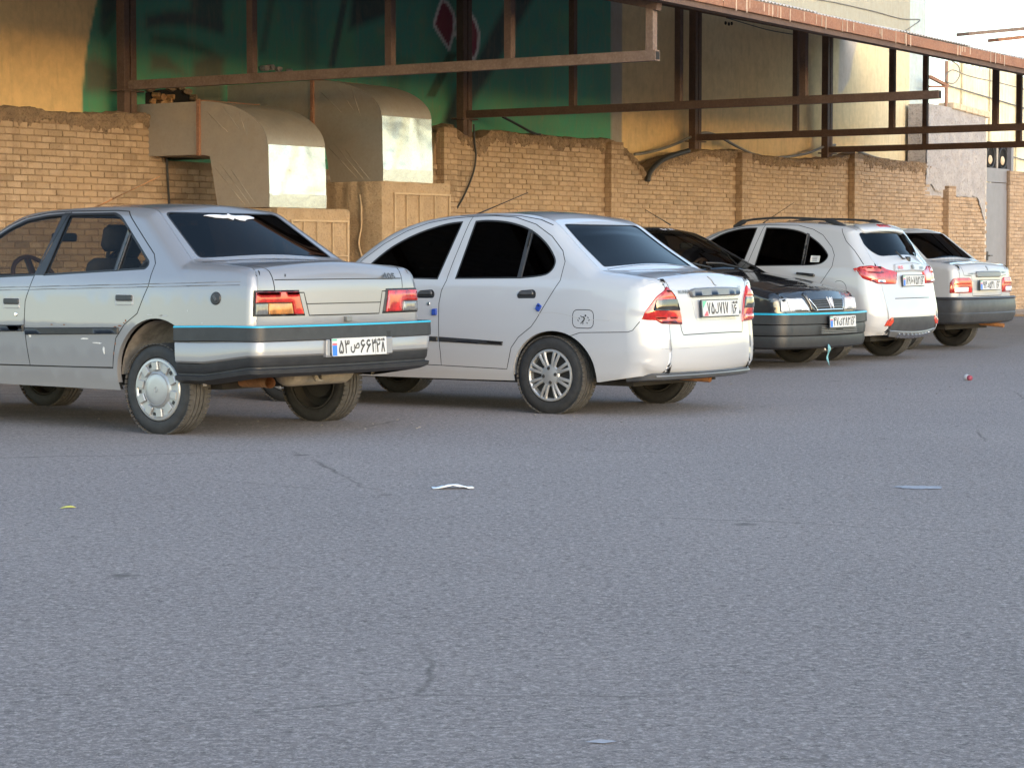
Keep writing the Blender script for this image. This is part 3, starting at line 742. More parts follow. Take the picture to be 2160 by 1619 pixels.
for sx in (.25, .75):
    mb = MB(); cx_ = DWd * sx; cz_ = (ztr + zd1) / 2; hh = (zd1 - ztr) * .48
    mb.tube([(cx_ + DWd * .16 * math.sin(a), -.01, cz_ + hh * math.cos(a)) for a in np.linspace(0, 2 * math.pi, 25)], .016, 6, False); mb.build('iron_oval', M['black_iron'], dr, True)
    mb = MB(); mb.lathe([(-.03, .001), (-.028, .05), (-.01, .085), (0, .09)], 14, cx=cx_, cz=cz_ - .05); o = mb.build('iron_boss', M['pale_stone'], dr, True)
mb = MB(); mb.box((.10, -.05, 1.02), (.16, -.033, 1.20), .004); mb.tube([(.13, -.05, 1.12), (.13, -.09, 1.12), (.26, -.09, 1.12)], .012, 6); mb.build('handle', M['black_iron'], dr)
mb = MB(); mb.box((.08, -.045, .80), (.15, -.033, .88), .004); mb.build('lock', M['black_iron'], dr)
# pier right of the door
pu0 = wuz(2130, 450, 0)[0]; pier = wall_empty('brick_pier', pu0, 0, 0, label='sandy brick pier right of the grey metal door', cat='pier')
mb = MB(); mb.box((.008, .008, 0), (.92, .40, 2.80)); mb.build('mortar_core', M['mortar'], pier)
for c in range(int(2.85 / COURSE)):
    z = .01 + c * COURSE; row = [(0.0, .22), (.23, .22), (.46, .22), (.69, .22)] if c % 2 else [(0.0, .10), (.115, .22), (.345, .22), (.575, .22), (.805, .105)]
    if z > 2.62: row = row[:-1]
    for q, (x, L) in enumerate(row):
        o = D.objects.new('brick', VARS[(c * 3 + q) % 8][0]); o.scale = (L / .197, 1, 1); o.location = (x, rnd.uniform(-.004, .003), z); link(o, pier)
# side wall beyond, in shade
mb = MB(); mb.box((.0, 0, 0), (9, .3, 2.7)); far = mb.build('far_wall', M['brick'], None, loc=WP(pu0 + .95, -.35, 0), rot=(0, 0, WROT)); tag(far, 'shaded brick wall running on behind the brick pier', 'wall')
# reed screen on poles above the far wall
rs_v = -3.0; ra = wuz(1990, 200, rs_v)[0]; rb = wuz(2260, 200, rs_v)[0]; zra = wuz(2060, 290, rs_v)[1]; zrb = wuz(2060, 140, rs_v)[1]
rs = wall_empty('reed_screen', ra, rs_v, 2.2, label='pale reed screen behind the canopy end', cat='screen')
mb = MB(); x = .25; ztop_r = zrb - 2.2
while x < rb - ra:
    w_ = rnd.uniform(.02, .035); mb.box((x, 0, 0), (x + w_, .012, ztop_r + rnd.uniform(-.08, .1))); x += w_ + rnd.uniform(.001, .012)
o = mb.build('reed_stalks', M['reed'], rs); tag(o, kind='stuff')
for x in np.linspace(.9, rb - ra - .4, 5): mb = MB(); mb.tube([(x, -.03, 0), (x + .02, -.03, ztop_r + .2)], .022, 7); mb.build('screen_pole', M['reed_dark'], rs)
for k, zf in enumerate((.42, .80)): mb = MB(); mb.tube([(0.2, -.05, ztop_r * zf + .10), ((rb - ra) / 2, -.05, ztop_r * zf - .12), (rb - ra, -.05, ztop_r * zf - .38)], .014, 6); mb.build('tie_wire', M['cable_grey'], rs)
# small steel mast with a bracket beside the last truss
mu, mz = wuz(2006, 235, .0)
ms = wall_empty('steel_mast', mu, -.1, 2.6, label='slim rusty mast with a bracket against the sky right of the building', cat='mast')
mb = MB(); mb.tube([(0, 0, 0), (0, 0, wuz(2006, 128, 0)[1] - 2.6)], .035, 8); mb.build('mast', M['fascia'], ms, True)
zb_ = wuz(1990, 178, 0)[1] - 2.6
mb = MB(); mb.bar((-.75, 0, zb_ + .12), (.05, 0, zb_), .06, .06); mb.build('bracket_arm', M['fascia'], ms)
mb = MB(); mb.bar((-.75, 0, zb_ - .06), (.02, 0, zb_ - .02), .04, .04); mb.build('bracket_tie', M['fascia'], ms)
cable('loop_wire', [wpx(2006 + a, b, -.05) for a, b in ((0, 128), (16, 140), (18, 160), (6, 176), (-10, 172), (-10, 158), (4, 148), (30, 158), (60, 166), (90, 172), (130, 182), (160, 190))], .010, M['cable_grey'], 'thin looped wire strung from the slim mast')
# ------------------------------------------------------------------ car materials
def m_paint(name, col, rough=.32, metal=0.0, dust=.25, dustcol=(.34, .30, .26), coat=1.0, blotch=0.0):
    t = NT(name); o = t.co.outputs['Object']
    n1 = t.noise(3.0, 5, .6, o); n2 = t.noise(120, 3, .7, o); n3 = t.noise(22, 5, .7, o)
    sp = t.n('ShaderNodeSeparateXYZ'); t.l(o, sp.inputs[0])
    low = t.ramp(t.math('ADD', sp.outputs[2], t.math('MULTIPLY', t.math('SUBTRACT', n1, .5), .25)), [(.22, 1.0), (.55, 0.0)])
    d = t.math('ADD', t.math('MULTIPLY', low, dust * 1.6), t.math('MULTIPLY', t.ramp(n1, [(.35, 0.0), (.75, 1.0)]), dust * .35), True)
    c = t.mix(t.math('MULTIPLY', t.ramp(n3, [(.55, 0.0), (.7, 1.0)]), blotch), col, tuple(k * .8 for k in col)) if blotch else col
    c = t.mix(d, c, dustcol)
    t.set(Base_Color=c, Roughness=t.math('ADD', t.math('MULTIPLY', d, .4), rough), Metallic=metal, Coat_Weight=t.math('SUBTRACT', coat, t.math('MULTIPLY', d, .8), True), Coat_Roughness=.06)
    b = t.n('ShaderNodeBump'); b.inputs['Strength'].default_value = .012; b.inputs['Distance'].default_value = .02
    t.l(t.noise(5, 2, .5, o), b.inputs['Height']); t.l(b.outputs[0], t.b.inputs['Normal'])
    return t.m
def m_glass(name, tint, gloss=1.0, rough=.02):
    t = NT(name); t.t.nodes.remove(t.b)
    tr = t.n('ShaderNodeBsdfTransparent'); tr.inputs[0].default_value = (*tint, 1)
    gl = t.n('ShaderNodeBsdfGlossy'); gl.inputs['Roughness'].default_value = rough; gl.inputs[0].default_value = (gloss, gloss, gloss, 1)
    lw = t.n('ShaderNodeLayerWeight'); lw.inputs[0].default_value = .5
    fac = t.math('ADD', t.math('MULTIPLY', t.math('POWER', lw.outputs['Facing'], 5.0), .9), .04)
    mx = t.n('ShaderNodeMixShader'); t.l(fac, mx.inputs[0]); t.l(tr.outputs[0], mx.inputs[1]); t.l(gl.outputs[0], mx.inputs[2]); t.l(mx.outputs[0], t.out.inputs[0])
    return t.m
M['p_silver'] = m_paint('silver paint', (.25, .255, .275), .34, .35, .30, (.36, .33, .30), .8, .10)
M['p_white'] = m_paint('white paint', (.385, .405, .445), .30, 0.0, .22, (.42, .37, .32))
M['p_white2'] = m_paint('white paint of the hatchback', (.385, .40, .43), .30, 0.0, .26, (.42, .37, .32))
M['p_white3'] = m_paint('white paint of the far sedan', (.37, .375, .39), .36, 0.0, .40, (.42, .37, .32))
M['p_black'] = m_paint('dusty black paint', (.012, .013, .017), .22, 0.0, .30, (.16, .14, .125))
M['rubber'] = simple('black trim', (.022, .023, .026), .48, var=.25, vscale=14)
M['rubber_grey'] = simple('weathered grey trim', (.045, .047, .052), .42, var=.25, vscale=9)
M['seal'] = simple('window seal', (.012, .012, .013), .5)
M['gap'] = simple('panel gap', (.018, .018, .019), .8)
M['crease'] = simple('crease shade line', (.20, .20, .21), .5)  # darker strip colour standing in for the shade along a crease
M['g_clear'] = m_glass('clear window', (.66, .66, .63), .42); M['g_tint'] = m_glass('tinted window', (.06, .06, .065), .55); M['g_black'] = m_glass('black tinted window', (.02, .02, .022), .50)
M['g_screen'] = m_glass('windscreen', (.5, .5, .45), .55)
M['cloth'] = simple('dark interior', (.020, .018, .017), .9); M['seat'] = simple('seat cloth', (.035, .030, .028), .9, var=.3); M['brown'] = simple('brown plastic', (.06, .03, .022), .6)
M['under'] = simple('sooty underbody', (.022, .020, .018), .9, var=.4)
M['liner'] = simple('dusty wheel well', (.20, .175, .15), .85, var=.45, vscale=11, bump=.4, bscale=14)
M['rust'] = simple('rusty exhaust', (.38, .17, .065), .85, var=.3, vscale=18, bump=.3)
M['heat'] = simple('dusty silencer', (.24, .21, .17), .8, var=.3, vscale=12)
def m_lens(name, col, rough=.09, dark=.35):
    t = NT(name); o = t.co.outputs['Object']
    w_ = t.n('ShaderNodeTexWave'); w_.inputs['Scale'].default_value = 55; w_.wave_type = 'BANDS'; w_.bands_direction = 'Z'; t.l(o, w_.inputs[0])
    n_ = t.noise(14, 3, .6, o)
    f = t.math('MULTIPLY', t.math('ADD', t.math('MULTIPLY', w_.outputs[1], .5), t.ramp(n_, [(.4, 0.0), (.65, 1.0)])), .6, True)
    t.set(Base_Color=t.mix(f, tuple(c * dark for c in col), col), Roughness=rough, Coat_Weight=1.0, Coat_Roughness=.02); return t.m
M['l_red'] = m_lens('red lens', (.62, .022, .016)); M['l_amber'] = m_lens('amber lens', (.55, .22, .05)); M['l_smoke'] = m_lens('smoked lens', (.16, .165, .17), .08, .5)
M['l_dark'] = m_lens('dark lens', (.05, .045, .04), .06); M['l_clear'] = m_lens('clear lens', (.66, .68, .70), .06, .75); M['l_orange'] = m_lens('orange red lens', (.75, .065, .018))
M['tyre'] = simple('tyre rubber', (.022, .022, .023), .72, var=.35, vscale=22, bump=.25, bscale=90)
M['tread'] = simple('dusty tread', (.060, .056, .052), .9, var=.35, vscale=30, bump=.3)
M['rim'] = simple('silver wheel trim', (.40, .405, .41), .38, .55, var=.08); M['rim_dark'] = simple('dark wheel', (.028, .027, .026), .7, var=.3); M['hub'] = simple('dull silver hub', (.30, .30, .305), .5, .4, var=.15)
M['chrome'] = simple('chrome', (.75, .76, .78), .12, 1.0); M['garnish'] = simple('grey garnish', (.17, .175, .185), .35, .3)
M['plate_white'] = simple('number plate', (.48, .49, .50), .45, var=.05); M['plate_blue'] = simple('plate blue', (.03, .16, .62), .5); M['ink'] = simple('plate ink', (.05, .048, .046), .6)
M['f_green'] = simple('plate green', (.12, .42, .28), .5); M['f_red'] = simple('plate red', (.65, .10, .12), .5)
M['turq'] = simple('turquoise strip', (.02, .36, .52), .35); M['decal'] = simple('white decal', (.60, .61, .66), .6); M['blue_pad'] = simple('blue door guard', (.012, .05, .30), .6); M['badge'] = simple('grey badge', (.20, .205, .21), .35, .5)

# ------------------------------------------------------------------ 2-D helpers
def fillet_chain(pts, step=.025):
    """pts: (x, z, fillet, edge radius, crown); returns dense samples (x, z, r, crown)"""
    out = []; n = len(pts); P = [np.array(p[:2], float) for p in pts]
    def lerp(i, t): a, b = pts[i], pts[i + 1]; return a[3] + (b[3] - a[3]) * t, a[4] + (b[4] - a[4]) * t
    segs = []
    cut = []
    for i in range(n):
        if i in (0, n - 1): cut.append((0, 0)); continue
        la = np.linalg.norm(P[i] - P[i - 1]); lb = np.linalg.norm(P[i + 1] - P[i]); f = pts[i][2]
        f = .5 if f < 0 else f
        cut.append((min(f, .495 * la), min(f, .495 * lb)))
    for i in range(n):
        if i > 0:
            a, b = P[i - 1], P[i]; L = np.linalg.norm(b - a); t0 = cut[i - 1][1] / L; t1 = 1 - cut[i][0] / L
            m = max(1, int(round((t1 - t0) * L / step)))
            for k in range(m + 1):
                t = t0 + (t1 - t0) * k / m; q = a + (b - a) * t; out.append((*q, *lerp(i - 1, t)))
        if 0 < i < n - 1 and max(cut[i]) > 1e-6:
            a = P[i] - (P[i] - P[i - 1]) / np.linalg.norm(P[i] - P[i - 1]) * cut[i][0]; b = P[i] + (P[i + 1] - P[i]) / np.linalg.norm(P[i + 1] - P[i]) * cut[i][1]
            m = max(3, int((cut[i][0] + cut[i][1]) / step))
            for k in range(1, m):
                t = k / m; q = a * (1 - t) ** 2 + P[i] * 2 * t * (1 - t) + b * t * t; out.append((*q, pts[i][3], pts[i][4]))
    res = [out[0]]
    for o in out[1:]:
        if math.hypot(o[0] - res[-1][0], o[1] - res[-1][1]) > 1e-4: res.append(o)
    return np.array(res)
def round_poly(poly, rad, seg=5):
    """rounds the corners of a closed polygon; rad number or list"""
    n = len(poly); out = []
    for i in range(n):
        p = np.array(poly[i], float); a = np.array(poly[i - 1], float); b = np.array(poly[(i + 1) % n], float); r = rad[i] if isinstance(rad, (list, tuple)) else rad
        la, lb = np.linalg.norm(a - p), np.linalg.norm(b - p); r = min(r, .49 * la, .49 * lb)
        if r < 1e-5: out.append(tuple(p)); continue
        s, e = p + (a - p) / la * r, p + (b - p) / lb * r
        for k in range(seg + 1): t = k / seg; out.append(tuple(s * (1 - t) ** 2 + p * 2 * t * (1 - t) + e * t * t))
    return out
def dens(poly, step, closed=True):
    out = []; n = len(poly)
    for i in range(n if closed else n - 1):
        a = np.array(poly[i], float); b = np.array(poly[(i + 1) % n], float); m = max(1, int(math.ceil(np.linalg.norm(b - a) / step)))
        for k in range(m): out.append(tuple(a + (b - a) * k / m))
    if not closed: out.append(tuple(poly[-1]))
    return out
def area(poly): return .5 * sum(poly[i - 1][0] * poly[i][1] - poly[i][0] * poly[i - 1][1] for i in range(len(poly)))
def inset(poly, d):
    if area(poly) < 0: poly = poly[::-1]
    n = len(poly); out = []
    for i in range(n):
        p = np.array(poly[i]); a = p - np.array(poly[i - 1]); b = np.array(poly[(i + 1) % n]) - p
        a /= np.linalg.norm(a) + 1e-9; b /= np.linalg.norm(b) + 1e-9
        na, nb = np.array([-a[1], a[0]]), np.array([-b[1], b[0]]); m = na + nb; L = m @ m
        out.append(tuple(p + m * (2 * d / L if L > .4 else d)))
    return out
def ribbon_poly(line, w_):
    """a thin closed polygon along an open polyline"""
    n = len(line); L = []; R = []
    for i in range(n):
        a = np.array(line[max(i - 1, 0)]); b = np.array(line[min(i + 1, n - 1)]); t = b - a; t /= np.linalg.norm(t) + 1e-9; nn = np.array([-t[1], t[0]]); p = np.array(line[i])
        L.append(tuple(p + nn * w_ / 2)); R.append(tuple(p - nn * w_ / 2))
    return L + R[::-1]
def arc(cx, cz, r, a0, a1, n=24, rz=None): return [(cx + r * math.cos(math.radians(a0 + (a1 - a0) * k / n)), cz + (rz or r) * math.sin(math.radians(a0 + (a1 - a0) * k / n))) for k in range(n + 1)]
def catmull(pts, m=6, closed=False):
    P = [np.array(p, float) for p in pts]; n = len(P); out = []
    for i in range(n if closed else n - 1):
        g = (lambda j: P[j % n]) if closed else (lambda j: P[max(0, min(n - 1, j))])
        p0, p1, p2, p3 = g(i - 1), g(i), g(i + 1), g(i + 2)
        for k in range(m): t = k / m; out.append(tuple(.5 * (2 * p1 + (p2 - p0) * t + (2 * p0 - 5 * p1 + 4 * p2 - p3) * t * t + (3 * p1 - p0 - 3 * p2 + p3) * t ** 3)))
    if not closed: out.append(tuple(P[-1]))
    return out
def cdt(points, polys, lines=()):
    V = [Vector((float(a), float(b))) for a, b in points]; E = []
    for pl in polys:
        b = len(V); V += [Vector((float(x), float(y))) for x, y in pl]; E += [(b + i, b + (i + 1) % len(pl)) for i in range(len(pl))]
    r = geometry.delaunay_2d_cdt(V, E, [], 0, 1e-6)
    return np.array([tuple(v) for v in r[0]]), np.array([tuple(f) for f in r[2]], int)

# ------------------------------------------------------------------ the shell of a car
class Shell:
    def __init__(s, prof, low, W, name):
        s.S = fillet_chain(prof); s.low = low; s.W = W; s.name = name
        X = s.S[:, :2]; seg = np.hypot(*np.diff(X, axis=0).T); s.arc = np.concatenate([[0], np.cumsum(seg)])
        t = np.gradient(X, axis=0); t /= np.linalg.norm(t, axis=1)[:, None] + 1e-9
        nrm = np.stack([-t[:, 1], t[:, 0]], 1); c = X.mean(0)
        if np.mean(np.sum(nrm * (X - c), 1)) < 0: nrm = -nrm
        s.N = nrm; s.bound = [tuple(p) for p in X] + [tuple(p) for p in low]
        s.e = np.maximum(s.w(X), .02)
    def dr(s, P):
        """distance to the upper outline and its edge radius there"""
        P = np.asarray(P, float); A = s.S[:-1, :2]; B = s.S[1:, :2]; best = np.full(len(P), 1e9); rr = np.full(len(P), .05)
        for a, b, ra, rb in zip(A, B, s.S[:-1, 2], s.S[1:, 2]):
            ab = b - a; t = np.clip(((P - a) @ ab) / (ab @ ab + 1e-12), 0, 1); d = np.hypot(*(P - (a + t[:, None] * ab)).T)
            m = d < best; best[m] = d[m]; rr[m] = (ra + (rb - ra) * t)[m]
        return best, rr
    def w(s, P):
        """half width: the section width less the strongest edge rounding of any stretch of the outline"""
        P = np.asarray(P, float).reshape(-1, 2); A = s.S[:-1, :2]; B = s.S[1:, :2]; drop = np.zeros(len(P))
        rmax = s.S[:, 2].max(); near = pdist(P, [tuple(q) for q in s.S[::3, :2]], False) < rmax + .05; Q = P[near]; dd = np.zeros(len(Q))
        for a, b, ra, rb in zip(A, B, s.S[:-1, 2], s.S[1:, 2]):
            m = (np.abs(Q[:, 0] - a[0]) < .3) & (np.abs(Q[:, 1] - a[1]) < .3)
            if not m.any(): continue
            q = Q[m]; ab = b - a; t = np.clip(((q - a) @ ab) / (ab @ ab + 1e-12), 0, 1); d = np.hypot(*(q - (a + t[:, None] * ab)).T); r = ra + (rb - ra) * t
            k = np.clip(1 - d / r, 0, 1.0); dd[m] = np.maximum(dd[m], r * (1 - np.sqrt(1 - k * k)))
        drop[near] = dd
        return np.maximum(s.W(P[:, 0], P[:, 1]) - drop, .01)
    def sn(s, P):
        P = np.asarray(P, float).reshape(-1, 2); e = .0015
        gx = (s.w(P + [e, 0]) - s.w(P - [e, 0])) / (2 * e); gz = (s.w(P + [0, e]) - s.w(P - [0, e])) / (2 * e)
        n = np.stack([-np.clip(gx, -40, 40), np.ones(len(P)), -np.clip(gz, -40, 40)], 1); return n / np.linalg.norm(n, axis=1)[:, None]
    def smap(s, P, off=0.0, sd=1):
        P = np.asarray(P, float).reshape(-1, 2); y = s.w(P); n = s.sn(P); Q = np.stack([P[:, 0], y, P[:, 1]], 1) + n * off
        if sd < 0: Q = Q * [1, -1, 1]; n = n * [1, -1, 1]
        return Q, n
    def s_at(s, x, z, lo=0.0, hi=1e9):
        m = (s.arc >= lo) & (s.arc <= hi); i = np.where(m)[0]; d = np.hypot(s.S[i, 0] - x, s.S[i, 1] - z); return float(s.arc[i[np.argmin(d)]])
    def rmap(s, P, off=0.0):
        """P: (arc, y) on the top/front/rear ribbon"""
        P = np.asarray(P, float).reshape(-1, 2); a, y = P[:, 0], P[:, 1]
        f = lambda A, q: np.interp(q, s.arc, A)
        def pos(a, y):
            e = f(s.e, a); t = np.clip(np.abs(y) / e, 0, 1.3); k = f(s.S[:, 3], a) * np.maximum(0, 1 - t * t) ** 1.3
            nx, nz = f(s.N[:, 0], a), f(s.N[:, 1], a); return np.stack([f(s.S[:, 0], a) + nx * k, y, f(s.S[:, 1], a) + nz * k], 1)
        p = pos(a, y); ea = .004
        da = pos(np.minimum(a + ea, s.arc[-1]), y) - pos(np.maximum(a - ea, 0), y); dy = pos(a, y + .003) - pos(a, y - .003)
        n = np.cross(da, dy); n /= np.linalg.norm(n, axis=1)[:, None] + 1e-12
        ref = np.stack([f(s.N[:, 0], a), 0 * a, f(s.N[:, 1], a)], 1); n[np.sum(n * ref, 1) < 0] *= -1
        return p + n * off, n
    def end_map(s, end):
        """(q, z) over the rear or front end; q<=0 on the end face measured from its outer edge, q>0 round the corner and along the side"""
        xs = s.S[:, 0]; mid = .5 * (xs.max() + xs.min()); top = s.top_end[end]
        idx = np.where((xs < mid if end == 'rear' else xs > mid) & (s.S[:, 1] < top))[0]
        o = np.argsort(s.S[idx, 1]); zz = s.S[idx, 1][o]; X = xs[idx][o]; A = s.arc[idx][o]; Rr = s.S[idx, 2][o]; sg = 1 if end == 'rear' else -1
        def fn(P, off=0.0, sd=1):
            P = np.asarray(P, float).reshape(-1, 2); q, z = P[:, 0], P[:, 1]; xe = np.interp(z, zz, X); r = np.interp(z, zz, Rr); ar = np.interp(z, zz, A)
            Wb = s.W(xe + sg * r, z); e = np.interp(ar, s.arc, s.e)
            pr, nr = s.rmap(np.stack([ar, e + np.minimum(q, 0)], 1))
            ph = np.clip(q / r, 0, math.pi / 2); ext = np.maximum(q - r * math.pi / 2, 0)
            xc = xe + sg * (r * (1 - np.cos(ph)) + ext); yc = e + r * np.sin(ph); yc = np.where(ext > 0, s.W(xc, z), yc)
            pc = np.stack([xc, yc, z], 1); nc = np.stack([-sg * np.cos(ph), np.sin(ph), 0 * ph], 1)
            p = np.where((q <= 0)[:, None], pr, pc); n = np.where((q <= 0)[:, None], nr, nc); p = p + n * off
            if sd < 0: p = p * [1, -1, 1]; n = n * [1, -1, 1]
            return p, n
        return fn
    # ---- meshing
    def side_mesh(s, regions, gaps=(), step=.05):
        polys = [s.bound] + [p for _, p in regions] + [ribbon_poly(l, w_) for l, w_ in gaps]
        B = np.array(s.bound); lo, hi = B.min(0), B.max(0)
        gx, gz = np.meshgrid(np.arange(lo[0] + .01, hi[0], step), np.arange(lo[1] + .013, hi[1], step)); g = np.stack([gx.ravel(), gz.ravel()], 1)
        g = g + np.random.default_rng(1).uniform(-.006, .006, g.shape); g = g[pip(g, s.bound)]; d, r = s.dr(g); g = g[d > r * .9]
        pts = [g]
        for fr in (.015, .06, .14, .25, .38, .54, .74, 1.0):
            q = s.S[:, :2] - s.N * (s.S[:, 2] * fr)[:, None]; q = q[pip(q, s.bound)]; d, _ = s.dr(q); rr = np.interp(np.arange(len(q)), np.arange(len(s.S)), s.S[:, 2])
            _, r2 = s.dr(q); q = q[d > r2 * fr * .9]; pts.append(q)
        allp = np.concatenate(pts)
        for pl in polys[1:]:
            d = pdist(allp, pl); allp = allp[d > .007]
        V, T = cdt(allp, polys); c = V[T].mean(1); keep = pip(c, s.bound); T = T[keep]; c = c[keep]
        key = np.array(['body'] * len(T), dtype=object); done = np.zeros(len(T), bool)
        for l, w_ in gaps:
            m = pip(c, ribbon_poly(l, w_)) & ~done
            for k, p in regions:
                if k in ('hole',): m &= ~pip(c, p)
            # gap lines never run over glass
            for k, p in regions:
                if k.startswith(('glass', 'seal')): m &= ~pip(c, p)
            key[m] = 'gap'; done |= m
        for k, p in regions:
            m = pip(c, p) & ~done; key[m] = k; done |= m
        s.sv, s.st, s.sk = V, T, key
        s.sy = s.w(V); s.snn = s.sn(V)
    def side_get(s, keys, sd=1, off=0.0):
        m = np.isin(s.sk, list(keys)); T = s.st[m]
        if not len(T): return None
        u, inv = np.unique(T, return_inverse=True); T = inv.reshape(-1, 3); n = s.snn[u]; P = np.stack([s.sv[u, 0], s.sy[u], s.sv[u, 1]], 1) + n * off
        a, b, c = P[T[:, 0]], P[T[:, 1]], P[T[:, 2]]; fl = np.sum(np.cross(b - a, c - a) * n[T[:, 0]], 1) < 0; T[fl] = T[fl][:, ::-1]
        if sd < 0: P = P * [1, -1, 1]; n = n * [1, -1, 1]; T = T[:, ::-1]
        return P, n, T
    def rib_mesh(s, regions, gaps=(), step=.06):
        a = s.arc; m = len(a); pts = []
        for t in np.linspace(-1, 1, 15): pts.append(np.stack([a, t * s.e], 1))
        bnd = [(p, q) for p, q in zip(a, s.e)] + [(p, -q) for p, q in zip(a[::-1], s.e[::-1])]
        polys = [p for _, p in regions] + [ribbon_poly(l, w_) for l, w_ in gaps]; allp = np.concatenate(pts[1:-1])
        allp = allp[(allp[:, 0] > 1e-4) & (allp[:, 0] < a[-1] - 1e-4)]
        for pl in polys: allp = allp[pdist(allp, pl) > .008]
        V, T = cdt(allp, [bnd] + polys); c = V[T].mean(1); kp = pip(c, bnd); T = T[kp]; c = c[kp]
        key = np.array(['body'] * len(T), dtype=object); done = np.zeros(len(T), bool)
        for l, w_ in gaps:
            mm = pip(c, ribbon_poly(l, w_)) & ~done; 
            for k, p in regions:
                if k.startswith(('glass', 'seal')): mm &= ~pip(c, p)
            key[mm] = 'gap'; done |= mm
        for k, p in regions: mm = pip(c, p) & ~done; key[mm] = k; done |= mm
        s.rv, s.rt, s.rk = V, T, key; s.rp, s.rn = s.rmap(V)
    def rib_get(s, keys, off=0.0):
        m = np.isin(s.rk, list(keys)); T = s.rt[m]
        if not len(T): return None
        u, inv = np.unique(T, return_inverse=True); T = inv.reshape(-1, 3); n = s.rn[u]; P = s.rp[u] + n * off
        a, b, c = P[T[:, 0]], P[T[:, 1]], P[T[:, 2]]; fl = np.sum(np.cross(b - a, c - a) * n[T[:, 0]], 1) < 0; T[fl] = T[fl][:, ::-1]
        return P, n, T
    def emit(s, name, parts, mat, parent):
        parts = [p for p in parts if p is not None]
        if not parts: return None
        V = []; N = []; Fz = []; b = 0
        for P, n, T in parts: V.append(P); N.append(n); Fz.append(T + b); b += len(P)
        return mk(name, np.concatenate(V), np.concatenate(Fz), mat, parent, True, np.concatenate(N))
def patch(name, poly, mapper, mat, parent, off=.006, thick=.012, step=.035, sd=1, dome=0.0, edge=.004):
    """a piece laid on a body surface: polygon in the mapper's 2-D space, raised by off, with side walls"""
    poly = dens(poly, step); 
    if area(poly) < 0: poly = poly[::-1]
    ins = inset(poly, edge) if edge else poly
    B = np.array(poly); lo, hi = B.min(0), B.max(0); gx, gz = np.meshgrid(np.arange(lo[0] + step / 2, hi[0], step), np.arange(lo[1] + step / 2, hi[1], step)); g = np.stack([gx.ravel(), gz.ravel()], 1)
    g = g[pip(g, ins)] if len(g) else np.zeros((0, 2))
    if len(g): g = g[pdist(g, ins) > step * .3]
    V, T = cdt(g, [ins]); c = V[T].mean(1); T = T[pip(c, ins)]
    d = pdist(V, ins) if dome else np.zeros(len(V)); P, n = mapper(V, off, sd) if sd is not None else mapper(V, off)
    if dome: P = P + n * (dome * (1 - np.exp(-d / .03)))[:, None]
    a, b, cc = P[T[:, 0]], P[T[:, 1]], P[T[:, 2]]; fl = np.sum(np.cross(b - a, cc - a) * n[T[:, 0]], 1) < 0; T = T.copy(); T[fl] = T[fl][:, ::-1]
    Vs = [tuple(p) for p in P]; Fs = [tuple(t) for t in T]
    k = len(poly); rings = []
    for pl, o in ((ins, off), (poly, off - edge), (poly, off - thick)):
        Q, _ = mapper(np.array(pl), o, sd) if sd is not None else mapper(np.array(pl), o); rings.append(len(Vs)); Vs += [tuple(p) for p in Q]
    for r0, r1 in ((rings[0], rings[1]), (rings[1], rings[2])):
        for i in range(k): Fs.append((r0 + i, r1 + i, r1 + (i + 1) % k, r0 + (i + 1) % k))
    o = mk(name, Vs, Fs, mat, parent)
    bm = bmesh.new(); bm.from_mesh(o.data); bmesh.ops.remove_doubles(bm, verts=bm.verts, dist=1e-5); bm.normal_update()
    for f in bm.faces: f.smooth = True
    for e in bm.edges:
        if len(e.link_faces) == 2 and e.calc_face_angle(0) > math.radians(50): e.smooth = False
    bm.to_mesh(o.data); bm.free()
    return o
def sweep(name, path, prof, mat, parent, closed=False, zf=None):
    """path: plan points (x, y); prof: (offset outwards, z) list"""
    P = np.array(path, float); n = len(P); t = np.gradient(P, axis=0); t /= np.linalg.norm(t, axis=1)[:, None]; nn = np.stack([-t[:, 1], t[:, 0]], 1)
    c = P.mean(0)
    if np.mean(np.sum(nn * (P - c), 1)) < 0: nn = -nn
    V = []; Fz = []; m = len(prof)
    for i in range(n):
        for (o, z) in prof:
            z2 = zf(P[i][0], P[i][1], z) if zf else z; V.append((P[i][0] + nn[i][0] * o, P[i][1] + nn[i][1] * o, z2))
    for i in range(n - 1):
        for k in range(m - 1): a = i * m + k; Fz.append((a, a + 1, a + m + 1, a + m))
    Fz.append(tuple(range(m))); Fz.append(tuple((n - 1) * m + k for k in range(m))[::-1])
    o = mk(name, V, Fz, mat, parent); bm = bmesh.new(); bm.from_mesh(o.data); bmesh.ops.recalc_face_normals(bm, faces=bm.faces)
    for f in bm.faces: f.smooth = True
    for e in bm.edges:
        if len(e.link_faces) == 2 and e.calc_face_angle(0) > math.radians(32): e.smooth = False
    bm.to_mesh(o.data); bm.free(); return o
def plan_path(x_front, yw, x_rear, r, bow, n=10, taper=0.0):
    """plan outline of an end from the left side round to the right side; works for rear (x_rear < x_front) and front"""
    sg = 1 if x_front > x_rear else -1; L = []
    for k in range(8): t = k / 8; L.append((x_front + (x_rear + sg * r - x_front) * t, yw - taper * t))
    y1 = yw - taper
    for k in range(n + 1): a = math.pi / 2 * k / n; L.append((x_rear + sg * r * (1 - math.sin(a)), y1 - r * (1 - math.cos(a))))
    ye = y1 - r; m = 14
    for k in range(1, m + 1): t = k / m; y = ye * (1 - t); L.append((x_rear - sg * bow * (1 - (y / ye) ** 2), y))
    return L + [(x, -y) for x, y in L[-2::-1]]

